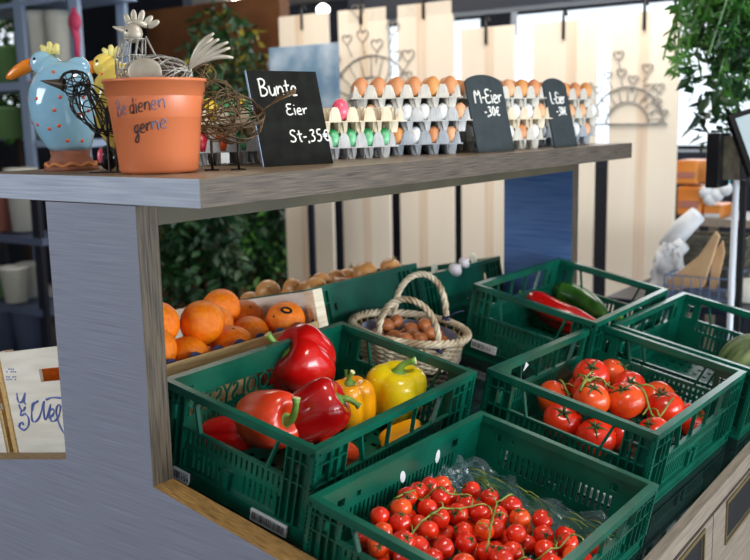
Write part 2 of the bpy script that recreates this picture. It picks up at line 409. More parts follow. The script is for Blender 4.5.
def wall(b, L, H, T, style, ins=0.0):
    """one side of a crate. s along, d outward (0 = outermost), z up, T places it"""
    t0, t1 = -.0125, -.0095
    holes = []
    cw = .03
    oz0, oz1 = H * .60, H - .022
    if style == 'open':
        holes.append((L * .17, L * .83, oz0, oz1))
        for s in (L * .05 + .01, L * .83 + .012): holes.append((s, s + L * .045, H * .62, H - .035))
        zt_ = H * .56
    elif style == 'letters':
        holes.append((L * .10, L * .80, H * .50, H * .72))
        holes += [(.03, .05, H * .74, H * .85), (.065, .078, H * .78, H * .85)]
        zt_ = H * .45
    else:
        holes += [(L * .12, L * .16, H * .66, H * .78), (L * .22, L * .24, H * .7, H * .78), (L * .78, L * .82, H * .66, H * .78)]
        zt_ = H * .58
    zb_ = .038
    if H > .15:
        mid = (zt_ + zb_) / 2 + .004
        rows = [(mid + .008, zt_), (zb_, mid - .002)]
    else:
        rows = [(zb_, zt_)]
    pitch = .0135
    n = int((L * .66) / pitch)
    for ri, (ra, rb) in enumerate(rows):
        for i in range(n):
            s = L * .17 + i * pitch
            if ri == 1 and abs(i - n / 2) < 1.6: continue
            if ri == 1 and (i < 2): continue
            holes.append((s, s + .0055, ra, rb))
    sheet(b, .004, L - .004, .012, H - .006, holes, t0, t1, T)
    # rim
    b.box(ins, L - ins, -.016, 0, H - .011, H, T)
    b.box(ins + .017 * (not ins), L - ins - .017 * (not ins), -.0165, -.0135, H - .017, H - .0005, T)
    b.box(ins, L - ins, -.004, 0, H - .016, H - .0115, T)
    # base band
    b.box(.002 + ins, L - .002 - ins, -.012, -.002, 0, .008, T); b.box(.002 + ins, L - .002 - ins, -.010, -.005, .0081, .03, T)
    b.box(0, L, -.011, -.001, .0285, .0325, T)
    # corner columns with ticks
    for s in (0, L - cw * .55):
        b.box(s, s + cw * .55, -.011, -.004, .03, H - .008, T)
        z = .036
        while z < H - .02:
            b.box(s + .0005, s + cw * .55 - .0005, -.006, -.0012, z, z + .0028, T); z += .0095
    # ribs beside columns
    for s in (L * .085, L * .125, L * .17, L - L * .085, L - L * .125, L - L * .17):
        b.box(s - .0014, s + .0014, -.011, -.001, .03, H - .008, T)
    for z in (H * .58, H * .80):
        b.box(cw * .5, L * .17, -.011, -.002, z, z + .0028, T); b.box(L * .83, L - cw * .5, -.011, -.002, z, z + .0028, T)
    if style == 'open':
        b.box(L * .17, L * .83, -.011, -.0015, oz0 - .003, oz0 + .002, T)
        for s, sg in ((L * .28, -1), (L * .72, 1)):
            a = Vector((s - sg * .0, 0, oz0)); 
            p = [(s - .0025, oz0), (s + .0025, oz0), (s + .0025 + sg * .022, H - .01), (s - .0025 + sg * .022, H - .01)]
            A = [T @ Vector((x, -.0115, z)) for x, z in p]; B = [T @ Vector((x, -.002, z)) for x, z in p]
            b.quadbox(A + B)
    if style == 'open' and L > .5:
        for s in (L * .42, L * .58): b.box(s - .0015, s + .0015, -.0115, -.003, oz0, H - .008, T)
    # drip ribs
    for s in ((L * .47, L * .53) if L > .5 else (L * .48,)):
        b.box(s - .007, s + .007, -.0095, -.002, .034, H * .34, T); b.box(s - .009, s + .009, -.0095, -.001, H * .33, H * .355, T)
    # grip loop at the ends of the slots
    for s in (L * .19, L * .80):
        b.box(s - .0015, s + .0015, -.0095, -.003, .034, H * .36, T)

def label_plate(parent, T, s, z, w=.075, h=.026, code=True, digits='154'):
    b = MB(); b.box(s, s + w, -.0045, .0006, z, z + h, T)
    o = b.build('label', [LABW], parent, bevel=.002)
    b = MB(); x = s + .006; rnd = random.Random(int(s * 1000) + 5)
    lim = s + (w - .006 if not digits else w * .62)
    while x < lim:
        ww = rnd.choice((.0008, .0012, .002)); b.box(x, x + ww, .0005, .0011, z + .005, z + h - .005, T); x += ww + rnd.choice((.001, .0015, .0022))
    q = b.build('barcode', LABK, o)
    if digits:
        g = text_obj('serial_number', digits, h * .62, LABK)
        g.data.transform(T @ Matrix.Translation((s + w * .66, .0007, z + h * .28)) @ Matrix.Rotation(PI / 2, 4, 'X') @ Matrix.Rotation(0, 4, 'Y'))
        g.parent = o

def text_obj(name, s, size, m, ext=.0003):
    cu = bpy.data.curves.new(name, 'FONT'); cu.body = s; cu.size = size; cu.extrude = ext; cu.resolution_u = 3
    t = bpy.data.objects.new(name, cu); col.objects.link(t)
    dg = bpy.context.evaluated_depsgraph_get()
    me = bpy.data.meshes.new_from_object(t.evaluated_get(dg)); col.objects.unlink(t)
    bpy.data.objects.remove(t); bpy.data.curves.remove(cu)
    me.materials.clear(); me.materials.append(m)
    o = bpy.data.objects.new(name, me); col.objects.link(o); return o

def crate(M, LX, LY, H, label, styles=('open', 'open', 'open', 'open'), labels=True, lz=0.0):
    """styles: front(-y), right(+x), back(+y), left(-x)"""
    t = thing('produce_crate', label, 'crate', M=M, group='green plastic produce crates')
    b = MB()
    holes = [(x0 + .01, x0 + .024, y0 + .01, y0 + .024) for x0 in [(-LX / 2 + .02 + i * .03) for i in range(int((LX - .06) / .03))] for y0 in [(-LY / 2 + .02 + j * .05) for j in range(int((LY - .06) / .05))]]
    # floor grid
    TT = Matrix(((1, 0, 0, 0), (0, 0, 1, 0), (0, 1, 0, 0), (0, 0, 0, 1)))
    sheet(b, -LX / 2 + .011, LX / 2 - .011, -LY / 2 + .011, LY / 2 - .011, holes, .004, .008, TT)
    o = b.build('base', G_CR, t)
    T1 = Matrix.Translation((-LX / 2, -LY / 2, 0)) @ Matrix(((1, 0, 0, 0), (0, -1, 0, 0), (0, 0, 1, 0), (0, 0, 0, 1)))
    T2 = Matrix.Translation((LX / 2, -LY / 2, 0)) @ Matrix(((0, 1, 0, 0), (1, 0, 0, 0), (0, 0, 1, 0), (0, 0, 0, 1)))
    T3 = Matrix.Translation((-LX / 2, LY / 2, 0))
    T4 = Matrix.Translation((-LX / 2, -LY / 2, 0)) @ Matrix(((0, -1, 0, 0), (1, 0, 0, 0), (0, 0, 1, 0), (0, 0, 0, 1)))
    for T, L, st, ins in ((T1, LX, styles[0], 0), (T2, LY, styles[1], .0162), (T3, LX, styles[2], 0), (T4, LY, styles[3], .0162)):
        if st is None: continue
        b = MB(); wall(b, L, H, T, st, ins); w = b.build('side_wall', G_CR, t)
        if st == 'letters':
            g = text_obj('letter_grille', 'EUROPOOLSYSTEM', H * .31, G_CR, .0015)
            wd = g.dimensions.x or 1
            bw = max(v.co.x for v in g.data.vertices)
            # reads correctly from outside the crate
            S = Matrix.Diagonal((L * .70 / bw, 1, 1, 1))
            if T is T4: P = Matrix.Translation((-LX / 2 + .011, LY / 2 - L * .20, H * .50)) @ Matrix.Rotation(-PI / 2, 4, 'Z') @ Matrix.Rotation(PI / 2, 4, 'X')
            else: P = T2 @ Matrix.Translation((L * .1, -.011, H * .5)) @ Matrix.Rotation(PI / 2, 4, 'X')
            g.data.transform(P @ S); g.parent = w
    if labels:
        TL = T1
        # label local: s along, z up, outward -y
        TLm = Matrix.Translation((-LX / 2, -LY / 2, lz))
        def flip(T): return T @ Matrix(((1, 0, 0, 0), (0, -1, 0, 0), (0, 0, 1, 0), (0, 0, 0, 1)))
        for (s, w, dg) in labels if isinstance(labels, (list, tuple)) else ((.052, .045, '154'), (LX * .665, .09, '')):
            b = MB(); T = TLm
            b.box(s, s + w, -.0022, .004, .002, .027, T)
            o = b.build('label', LABW, t, bevel=.0015); o['label'] = 'white printed label plate'
            b = MB(); x = s + .005; rnd = random.Random(int(s * 1000) + 5); lim = s + w * (.5 if dg else .94)
            while x < lim:
                ww = rnd.choice((.0008, .0012, .002)); b.box(x, x + ww, -.0027, -.002, .007, .022, T); x += ww + rnd.choice((.001, .0016, .0022))
            b.build('barcode', LABK, o)
            if dg:
                g = text_obj('serial_number', dg, .015, LABK)
                g.data.transform(T @ Matrix.Translation((s + w * .53, -.0024, .0085)) @ Matrix.Rotation(PI / 2, 4, 'X')); g.parent = o
    return t

HA = .195
cA = crate(fr(.080, .408, .001, .022), .394, .60, .199, 'green plastic crate of bell peppers beside the end panel', ('open', 'open', 'open', 'letters'))
cB = crate(fr(.528, .352, .001, -.02), .415, .585, .141, 'low green plastic crate of small cherry tomatoes, nearest the viewer', ('open', 'open', 'slot', 'slot'))
cC = crate(fr(.494, 1.050, .001, -.035), .420, .615, .199, 'green plastic crate of large vine tomatoes behind the cherry tomato crate', ('open', 'open', 'open', 'open'))
cD = crate(fr(.124, 1.575, .001), .396, .60, .222, 'green plastic crate holding a red pointed pepper and a zucchini', labels=[(.030, .085, '154')], lz=.028)
cE = crate(fr(.538, 1.680, .001, -.025), .41, .60, .200, 'nearly empty green plastic crate with one melon, furthest right')
# left slope crates
cG = crate(ML @ Matrix.Translation((-.175, 1.11, .001)), .340, .56, .265, 'tall green plastic crate of onions at the back, behind the orange crate', ('open', 'slot', 'open', 'open'), labels=False)
cI = crate(ML @ Matrix.Translation((-.213, 1.68, .001)), .396, .56, .216, 'green plastic crate of leeks and garlic under the far end of the shelf', ('open', 'slot', 'open', 'open'), labels=False)
# torn pale sticker remnants
for (cr, px, py, hgt, ang) in ((cB, 0, .33, .088, .5), (cB, 0, .455, .092, .1)):
    b = MB(); T = Matrix.Translation((-.415 / 2 + .0137, py - .345, hgt)) @ Matrix.Rotation(ang, 4, 'X')
    b.ell((0, 0, 0), (.0012, .009, .016), 12, 8, None)
    b.bm.transform(T)
    o = b.build('sticker_remnant', LABW, cr, smooth=True); o['label'] = 'pale torn sticker remnant'
b = MB(); b.box(-.2075, -.194, .17, .27, HA - .0, HA + .0012); o = b.build('sticker_remnant', LABW, cC); o['label'] = 'pale scuffed sticker on the rim'
b = MB(); b.prism([(-.01, -.012), (.012, .0), (-.004, .012)], -.1930, -.1918, lambda x, y, z: Vector((y, x - .14, z + HA - .022))); o = b.build('sticker_remnant', LABW, cC); o['label'] = 'small pale torn sticker'

# ------------------------------------------------------------------ produce
def pepper(L, W, lobes=4, groove=.16, taper=.22, seed=0, body=PRED, stemlen=.05, bend=(.02, 0), stemr=.007, cal=True):
    """local Z points from the tip to the stem, origin at the body centre"""
    t = empty('bell_pepper')
    nu, nv = 64, 32; b = MB(); rnd = random.Random(seed)
    ph = rnd.random() * 6; am = [1 + rnd.uniform(-.07, .07) for _ in range(lobes)]
    sk = (rnd.uniform(-.06, .06), rnd.uniform(-.06, .06))
    rings = []
    for i in range(nv + 1):
        a = PI * i / nv
        ring = []
        rho0 = math.sin(a); z0 = math.cos(a)
        rho = rho0 ** .62 if rho0 > 0 else 0
        z = math.copysign(abs(z0) ** .8, z0)
        tp = 1 - taper * (1 - z) / 2
        for j in range(nu):
            th = 2 * PI * j / nu
            lp = abs(math.sin(lobes * (th + ph) / 2))
            k = int(((th + ph) * lobes / (2 * PI))) % lobes
            lobe = 1 - groove * (1 - lp ** .6) * (.35 + .65 * min(1, rho)) 
            mod = (1 + (am[k] - 1) * lp)
            r = rho * tp * lobe * mod
            dz = -.20 * math.exp(-(rho / .36) ** 2) if z > 0 else .14 * math.exp(-(rho / .4) ** 2)
            shoulder = .05 * lp * rho * (1 if z > 0 else -1.3)
            ring.append(Vector((r * W / 2 + sk[0] * W * z, r * W / 2 * 1.0 * math.sin(th), 0)))
            x = r * W / 2 * math.cos(th) + sk[0] * W * z * abs(z); y = r * W / 2 * math.sin(th) + sk[1] * W * z * abs(z)
            ring[-1] = Vector((x, y, (z + dz + shoulder) * L / 2))
        if i in (0, nv): rings.append([b.bm.verts.new(sum(ring, Vector()) / nu)])
        else: rings.append([b.bm.verts.new(p) for p in ring])
    for A, B in zip(rings, rings[1:]):
        for j in range(nu):
            j2 = (j + 1) % nu
            if len(A) == 1: b.bm.faces.new([A[0], B[j2], B[j]])
            elif len(B) == 1: b.bm.faces.new([A[j], A[j2], B[0]])
            else: b.bm.faces.new([A[j], A[j2], B[j2], B[j]])
    b.build('flesh', body, t, smooth=True)
    zt = L / 2 * .80
    s = MB()
    if cal:
        prof = [(.0, zt - .004), (W * .13, zt - .002), (W * .17, zt + .002), (W * .10, zt + .006), (.008, zt + .012), (.0, zt + .013)]
        s.lathe(prof, 10)
    pts = []; rr = []
    for k in range(9):
        q = k / 8
        pts.append((bend[0] * q * q, bend[1] * q * q, zt + .004 + stemlen * (q - .25 * q * q * (abs(bend[0]) + abs(bend[1])) / .03 * .6)))
        rr.append(stemr * (1.45 - .6 * math.sin(min(1, q * 1.3) * PI / 2) + (.35 if k == 8 else 0)))
    s.tube(pts, rr, 10)
    so = s.build('stem', STEM, t, smooth=True)
    d = Vector(pts[-1]) - Vector(pts[-2]); d.normalize()
    MB().lathe([(0, 0), (rr[-1] * .85, 0), (rr[-1] * .8, .0012), (0, .0012)], 12, M=Matrix.Translation(Vector(pts[-1])) @ zdir(d)).build('cut_end', CUTS, so)
    return t
def put_pepper(px, py, h, d, label, bendw=None, **kw):
    if bendw is not None:
        q = zdir(d, kw.get('seed', 0) * 1.3).to_3x3().transposed() @ bendw; kw['bend'] = (q.x, q.y)
    t = pepper(**kw); s = sp(px, py, h)
    t.matrix_world = Matrix.Translation(MR @ s) @ zdir(d, kw.get('seed', 0) * 1.3)
    tag(t, label, 'pepper', 'bell peppers in the green crate'); return t
put_pepper(301, 365, .135, cdir(-.55, .50, .45), 'large glossy red bell pepper at the top of the heap, stem pointing up left', L=.142, W=.192, lobes=3, groove=.22, taper=.12, seed=1, body=PRED, stemlen=.062, bend=(.01, .004), stemr=.0085)
put_pepper(316, 413, .125, cdir(.80, .45, .15), 'dark red bell pepper in the middle of the heap with a hooked green stem', L=.14, W=.138, lobes=4, groove=.14, taper=.2, seed=2, body=PDRK, stemlen=.038, bendw=cdir(.012, -.03, 0), stemr=.007)
put_pepper(266, 420, .100, cdir(.62, .05, .62), 'orange-red bell pepper at the front left with dark calyx and straight stem', L=.155, W=.145, lobes=3, groove=.16, taper=.15, seed=4, body=PRO, stemlen=.062, bendw=cdir(-.005, .05, 0), stemr=.008)
put_pepper(352, 405, .085, cdir(-.1, .9, .3), 'orange-yellow bell pepper wedged behind the dark red one', L=.13, W=.118, lobes=4, groove=.2, taper=.2, seed=5, body=PORY, stemlen=.03, bend=(.012, 0), stemr=.006)
put_pepper(396, 393, .095, cdir(.10, .93, .38), 'bright yellow bell pepper with a pale green crooked stem', L=.135, W=.162, lobes=4, groove=.2, taper=.22, seed=6, body=PYEL, stemlen=.046, bendw=cdir(.035, -.012, 0), stemr=.0085)
put_pepper(228, 434, .055, cdir(.9, .1, .2), 'red bell pepper low in the left corner behind the front wall', L=.12, W=.09, lobes=3, groove=.15, taper=.25, seed=8, body=PRED, stemlen=.03, bend=(.01, 0), stemr=.006)
put_pepper(402, 437, .045, cdir(.9, .3, .1), 'golden yellow bell pepper low by the right wall of the crate', L=.105, W=.075, lobes=3, groove=.12, taper=.2, seed=9, body=PORY, stemlen=.02, bend=(.01, 0), stemr=.005)
put_pepper(336, 452, .045, cdir(-.8, .2, .4), 'red bell pepper at the bottom front corner of the crate', L=.10, W=.075, lobes=3, groove=.15, taper=.2, seed=10, body=PRO, stemlen=.02, bend=(.01, 0), stemr=.005)
put_pepper(352, 392, .04, cdir(-.3, .8, .2), 'yellow bell pepper at the back bottom, almost hidden with a short green stem', L=.08, W=.07, lobes=3, groove=.15, taper=.2, seed=11, body=PORY, stemlen=.02, bend=(.01, 0), stemr=.005)

def sep_calyx(b, r, n=5, z=0, c=(0, 0, 0), ln=.55, rnd=random):
    c = Vector(c)
    for k in range(n):
        a = 2 * PI * k / n + rnd.uniform(-.2, .2); l = r * ln * rnd.uniform(.8, 1.15)
        dx, dy = math.cos(a), math.sin(a)
        pts = [c + Vector((dx * l * q, dy * l * q, z + r * (.02 + .14 * q - .18 * q * q) )) for q in (0, .35, .7, 1)]
        b.tube(pts, [r * .07, r * .085, r * .05, r * .012], 5)
def tomato_proto(name, r, flat, body, cm, pedicel=.5, seed=0, lob=.03):
    t = empty(name); b = MB(); nu, nv = 32, 20; rnd = random.Random(seed); ph = rnd.random() * 6
    rings = []
    for i in range(nv + 1):
        a = PI * i / nv; rho = math.sin(a); z = math.cos(a)
        z2 = z * flat - (.16 * math.exp(-(rho / .28) ** 2) if z > 0 else 0) * flat
        if i in (0, nv): rings.append([b.bm.verts.new((0, 0, z2 * r))]); continue
        rings.append([b.bm.verts.new((rho * r * (1 + lob * math.cos(5 * (2 * PI * j / nu) + ph) * rho) * math.cos(2 * PI * j / nu), rho * r * (1 + lob * math.cos(5 * (2 * PI * j / nu) + ph) * rho) * math.sin(2 * PI * j / nu), z2 * r)) for j in range(nu)])
    for A, B in zip(rings, rings[1:]):
        for j in range(nu):
            j2 = (j + 1) % nu
            if len(A) == 1: b.bm.faces.new([A[0], B[j2], B[j]])
            elif len(B) == 1: b.bm.faces.new([A[j], A[j2], B[0]])
            else: b.bm.faces.new([A[j], A[j2], B[j2], B[j]])
    b.build('flesh', body, t, smooth=True)
    c = MB(); sep_calyx(c, r, 5, z=r * flat * .84, ln=.62, rnd=rnd)
    c.tube([(0, 0, r * flat * .82), (r * .05, 0, r * flat * (.95)), (r * .12, .0, r * flat * (1 + pedicel * .5))], r * .055, 6)
    c.build('calyx', cm, t, smooth=True)
    return t

def pack(n, ru, yr, r, h0=.010, seed=1, M=MR, spread=1.0, hmax=.2, tries=60, jr=.08, fixed=(), keep=None):
    rnd = random.Random(seed); out = [tuple(f) for f in fixed]
    for _ in range(n):
        rr = r * rnd.uniform(1 - jr, 1 + jr); best = None
        for _t in range(tries):
            x = rnd.uniform(ru[0] + rr, ru[1] - rr); y = rnd.uniform(yr[0] + rr, yr[1] - rr)
            if keep and not keep(x, y): continue
            z = h0 + rr
            for _k in range(8):
                mv = False
                for (a, b_, c, q) in out:
                    d2 = (x - a) ** 2 + (y - b_) ** 2; s = (rr + q) * .985
                    if d2 < s * s and abs(z - c) < math.sqrt(s * s - d2) - 1e-6:
                        z = c + math.sqrt(s * s - d2); mv = True
                if not mv: break
            if best is None or z < best[2]: best = (x, y, z)
        if best and best[2] + rr < hmax: out.append((best[0], best[1], best[2], rr))
    return out[len(fixed):]

# --- cherry tomatoes
rc = .0205
ct = [tomato_proto('cherry_tomato', rc, .94, TOMC, CALD, seed=s) for s in (1, 2)]
ctx = [tomato_proto('cherry_tomato', rc, .92, TOMO, CALD, seed=3)]
def keepB(x, y): return y < .46 and (x - .34) + (.52 - y) * .9 > .03 and not (x < .37 and y > .40) and y > .16 - (x - .345) * .4
pB = pack(330, (.345, .718), (.068, .60), rc, h0=.010, seed=5, hmax=.090, keep=keepB)
used = set(); kcount = 0
for i, (x, y, z, r) in enumerate(pB):
    src = ctx[0] if i % 7 == 3 else ct[i % 2]
    rn = random.Random(i * 13)
    d = Vector((rn.uniform(-.9, .9), rn.uniform(-.9, .9), rn.uniform(.25, 1)))
    if z < .05: d = Vector((d.x, d.y, -abs(d.z)))
    M = MR @ Matrix.Translation((x, y, z)) @ zdir(d, rn.random() * 6) @ Matrix.Scale(r / rc, 4)
    if id(src) not in used:
        used.add(id(src)); o = src; o.matrix_world = M
    else: o = copy_tree(src, M)
    tag(o, 'small round red cherry tomato lying in the heap in the low green crate', 'tomato', 'cherry tomatoes in the low front crate')
for s in ct + ctx:
    if id(s) not in used:
        for c in list(s.children): bpy.data.objects.remove(c)
        bpy.data.objects.remove(s)
def heapz(x, y, pack_, r0):
    z = .02
    for (a, b_, c, q) in pack_:
        d2 = (x - a) ** 2 + (y - b_) ** 2
        if d2 < q * q: z = max(z, c + math.sqrt(q * q - d2))
    return z
def vine(px, pack_, name, label, r, branches=6, M=MR, seed=0, hh=.08, cat='vine', curl=.02):
    rn = random.Random(seed)
    base = [sp(a, b_, hh) for a, b_ in px]
    # resample
    pts = []
    for A, B in zip(base, base[1:]):
        for k in range(6): pts.append(A.lerp(B, k / 6))
    pts.append(base[-1])
    out = []
    for p in pts:
        z = heapz(p.x, p.y, pack_, 0); out.append([p.x + rn.uniform(-.0015, .0015), p.y + rn.uniform(-.0015, .0015), z])
    for _ in range(3):
        for i in range(1, len(out) - 1): out[i][2] = max(out[i][2], (out[i - 1][2] + out[i + 1][2]) / 2)
    out = [Vector((a, b_, z + r * 1.3)) for a, b_, z in out]
    b = MB(); b.tube([M @ p for p in out], [r * (1.1 - .4 * i / len(out)) for i in range(len(out))], 7)
    for i in range(branches):
        k = 1 + int((len(out) - 3) * (i + .5) / branches); p = out[k]
        s = -1 if i % 2 else 1
        t = (out[k + 1] - out[k - 1]).normalized(); sd = Vector((-t.y, t.x, 0)) * s
        q = [p, p + sd * curl * .5 + t * curl * .3 + Vector((0, 0, curl * .25)), p + sd * curl + t * curl * .5 + Vector((0, 0, curl * .1)), p + sd * curl * 1.25 + t * curl * .5 + Vector((0, 0, -curl * .1))]
        b.tube([M @ v for v in q], [r * .8, r * .65, r * .6, r * .8], 6)
    o = b.build(name, VINE, smooth=True); return tag(o, label, cat)
vine([(378, 494), (398, 499), (422, 491), (444, 490), (472, 491)], pB, 'tomato_vine', 'green tomato vine along the upper left of the cherry tomatoes', .0019, 5, seed=1)
vine([(405, 528), (430, 516), (450, 510), (475, 508), (497, 510)], pB, 'tomato_vine', 'green tomato vine crossing the middle of the cherry tomatoes', .0019, 6, seed=2)
vine([(488, 545), (492, 520), (497, 502), (520, 492), (545, 486), (556, 490)], pB, 'tomato_vine', 'green tomato vine arching over the right side of the cherry tomatoes', .0019, 6, seed=3)
vine([(512, 558), (535, 548), (560, 545), (578, 535)], pB, 'tomato_vine', 'green tomato vine at the front right of the cherry tomatoes', .0017, 4, seed=4)

# crumpled film behind the tomatoes
def film(poly_u, poly_y, fn, name, label, m=FILM):
    b = MB(); nu = 26; nv = 10; rn = random.Random(3); vs = []
    for i in range(nu + 1):
        row = []
        for j in range(nv + 1):
            p = fn(i / nu, j / nv); p = Vector(p) + Vector((rn.uniform(-1, 1), rn.uniform(-1, 1), rn.uniform(-1, 1))) * .0045
            row.append(b.bm.verts.new(MR @ p))
        vs.append(row)
    for i in range(nu):
        for j in range(nv): b.bm.faces.new([vs[i][j], vs[i + 1][j], vs[i + 1][j + 1], vs[i][j + 1]])
    o = b.build(name, m); md = o.modifiers.new('solid', 'SOLIDIFY'); md.thickness = .0006
    return tag(o, label, 'film')
film(0, 0, lambda s, t: (.352 + .345 * s, .565 + .022 * math.sin(s * 9) - t * .045, .058 - .040 * t + .012 * math.sin(s * 23)), 'plastic_film', 'crinkled clear plastic film along the back of the cherry tomato crate')
film(0, 0, lambda s, t: (.352 + .022 * math.sin(s * 7) * 0 + .045 * t, .40 + .14 * s, .070 - .045 * t + .010 * math.sin(s * 15)), 'plastic_film', 'crinkled clear plastic film in the back left corner of the cherry tomato crate')
b = MB(); rn = random.Random(11)
for k in range(34):
    x = .37 + .33 * rn.random(); y = .548 + rn.uniform(-.012, .012); z = .03 + .028 * rn.random(); a = rn.uniform(-.5, .5)
    b.tube([MR @ Vector((x - .02 * math.cos(a), y - .02 * math.sin(a), z)), MR @ Vector((x, y, z + .004)), MR @ Vector((x + .02 * math.cos(a), y + .02 * math.sin(a), z))], .0011, 5)
tag(b.build('dry_vine_bits', VINE, smooth=True), 'dry olive vine stalks tangled behind the cherry tomatoes', 'vine', kind='stuff')

# --- big vine tomatoes
rt = .047
tt = [tomato_proto('vine_tomato', rt, .86, TOM, CALD, seed=21, lob=.02), tomato_proto('vine_tomato', rt, .86, TOMO, CALD, seed=22, lob=.02)]
tom_px = [  # px, py, h, label detail
    (543, 392, .085, 'at the left end by the front wall'), (588, 379, .10, 'at the back left under a curled vine'), (583, 396, .10, 'second from the left below the vine'),
    (620, 374, .095, 'furthest back in the middle'), (636, 388, .09, 'in the middle of the heap beside the vine'), (611, 401, .105, 'in the centre with a vine lying across it'),
    (601, 414, .10, 'near the front wall, paler red'), (622, 414, .10, 'in front of the centre with a bright highlight'), (560, 412, .07, 'low at the front left behind the crate slats'),
    (598, 428, .07, 'low in the front middle behind the crate slats'), (664, 408, .105, 'large one at the right under a branching stalk'), (640, 428, .085, 'in the front right corner'),
    (654, 392, .08, 'behind the large right one'), (690, 420, .06, 'at the right end against the side wall'), (620, 436, .05, 'at the bottom front right'), (572, 385, .055, 'half hidden at the left')]
posT = []
for (px, py, h, dt) in tom_px:
    s = sp(px, py, h); posT.append([s.x, s.y, s.z, rt * random.Random(px).uniform(.93, 1.06), dt])
for it in range(60):     # push overlapping fruit apart and keep them inside the crate
    for i in range(len(posT)):
        for j in range(i):
            a, c = posT[i], posT[j]; d = Vector((a[0] - c[0], a[1] - c[1], (a[2] - c[2]) * 1.0)); m = (a[3] + c[3]) * .95
            if d.length < m:
                d = d.normalized() * ((m - d.length) / 2)
                for q in range(3): a[q] += d[q]; c[q] -= d[q]
        a = posT[i]; a[0] = min(max(a[0], .30 + a[3]), .682 - a[3]); a[1] = min(max(a[1], .762 + a[3]), 1.328 - a[3]); a[2] = min(max(a[2], .010 + a[3] * .88), .14)
pT = []
for i, (x, y, z, r, dt) in enumerate(posT):
    rn = random.Random(i * 7 + 2); d = Vector((rn.uniform(-.5, .7), rn.uniform(-.8, .3), rn.uniform(.5, 1)))
    M = MR @ Matrix.Translation((x, y, z)) @ zdir(d, rn.random() * 6) @ Matrix.Scale(r / rt, 4)
    src = tt[1 if i in (0, 3, 6, 7, 12) else 0]
    if i in (0, 1): o = tt[1 - i]; o.matrix_world = M
    else: o = copy_tree(src, M)
    tag(o, 'large red vine tomato ' + dt, 'tomato', 'vine tomatoes in the second crate'); pT.append((x, y, z, r))
vine([(578, 400), (592, 389), (610, 391), (632, 400), (652, 412), (672, 404)], pT, 'tomato_vine', 'thick green vine branching across the large tomatoes', .0034, 7, seed=8, hh=.13, curl=.03)
vine([(560, 378), (574, 392), (590, 384)], pT, 'tomato_vine', 'short curled green vine at the left of the large tomatoes', .0026, 3, seed=9, hh=.13, curl=.025)

# --- crate D: pointed pepper, second red one, zucchini ; crate E: melon
def long_fruit(name, pts, rad, body, stem_pts, label, cat, srad=.006):
    t = empty(name); P = [MR @ Vector(p) for p in pts]
    # smooth resample (Catmull)
    def cr(ps, n=6):
        o = []
        for i in range(len(ps) - 1):
            p0 = ps[max(i - 1, 0)]; p1 = ps[i]; p2 = ps[i + 1]; p3 = ps[min(i + 2, len(ps) - 1)]
            for k in range(n):
                q = k / n; o.append(0.5 * ((2 * p1) + (p2 - p0) * q + (2 * p0 - 5 * p1 + 4 * p2 - p3) * q * q + (3 * p1 - p0 - 3 * p2 + p3) * q ** 3))
        return o + [ps[-1]]
    Q = cr(P); R_ = cr([Vector((r, 0, 0)) for r in rad]); t.location = P[0]
    b = MB(); b.tube(Q, [max(.0008, v.x) for v in R_], 20); o = b.build('flesh', body, t, smooth=True); o.matrix_parent_inverse = Matrix.Translation(-P[0])
    if stem_pts:
        b = MB(); b.tube(cr([MR @ Vector(p) for p in stem_pts], 4), srad, 8); o = b.build('stem', STEM, t, smooth=True); o.matrix_parent_inverse = Matrix.Translation(-P[0])
    return tag(t, label, cat)
def spv(px, py, h): s = sp(px, py, h); return (s.x, s.y, s.z)
long_fruit('pointed_pepper', [spv(527, 297, .115), spv(536, 301, .11), spv(556, 311, .10), spv(577, 318, .095), spv(600, 325, .09)], [.018, .036, .036, .030, .008], PRED,
           [spv(527, 297, .115), spv(520, 292, .12)], 'long red pointed pepper leaning in the crate with the zucchini', 'pepper')
long_fruit('pointed_pepper', [spv(534, 306, .075), spv(548, 312, .07), spv(572, 325, .06), spv(592, 334, .055)], [.014, .038, .036, .010], PRED,
           [spv(534, 306, .075), spv(526, 303, .075), spv(518, 302, .08)], 'thick red pepper lying lower, seen through the crate slats', 'pepper')
long_fruit('zucchini', [spv(553, 291, .105), spv(560, 292, .105), spv(580, 300, .10), spv(597, 311, .095), spv(606, 318, .09)], [.016, .042, .046, .034, .012], ZUC,
           [spv(606, 318, .09), spv(614, 319, .105), spv(622, 316, .125)], 'dark green zucchini with a yellow-green curved stalk', 'vegetable', .009)
me_ = thing('melon', 'mottled green melon at the right edge in the last crate', 'melon', M=MR @ Matrix.Translation((.63, 1.78, .092)) @ zdir((.4, .3, .9)))
MB().ell((0, 0, 0), (.082, .082, .095), 32, 20).build('rind', MEL, me_, smooth=True)
MB().tube([(0, 0, .09), (0, .004, .104), (.004, .01, .112)], [.006, .004, .005], 8).build('stem', STEM, me_, smooth=True)

# --- wooden orange crate (left slope)
W0, W1 = -.357, .122; YA, YB = .10, .745; HC = .268
wc = thing('wooden_crate', 'pale wooden crate of oranges with blue handwriting on its end', 'crate', M=ML.copy())
def wp(b, n, m, **k): return b.build(n, m, wc, **k)
b = MB()
sheet(b, W0 + .012, W1 - .014, .012, HC, [(-.19, -.035, .192, .222)], YA, YA + .008, Matrix.Identity(4)); wp(b, 'end_panel', PINEC)
wp(MB().box(W0, W1, YB - .008, YB, .012, HC), 'end_panel', PINEC)
wp(MB().box(W1 - .008, W1, YA + .0, YB, HC - .120, HC - .077), 'side_rail', PINEY)
wp(MB().box(W1 - .008, W1, YA + .0, YB, .03, HC - .135), 'side_rail', PINEY)
wp(MB().box(W0, W0 + .008, YA, YB, HC - .120, HC - .077), 'side_rail', PINEY)
wp(MB().box(W0, W0 + .008, YA, YB, .03, HC - .135), 'side_rail', PINEY)
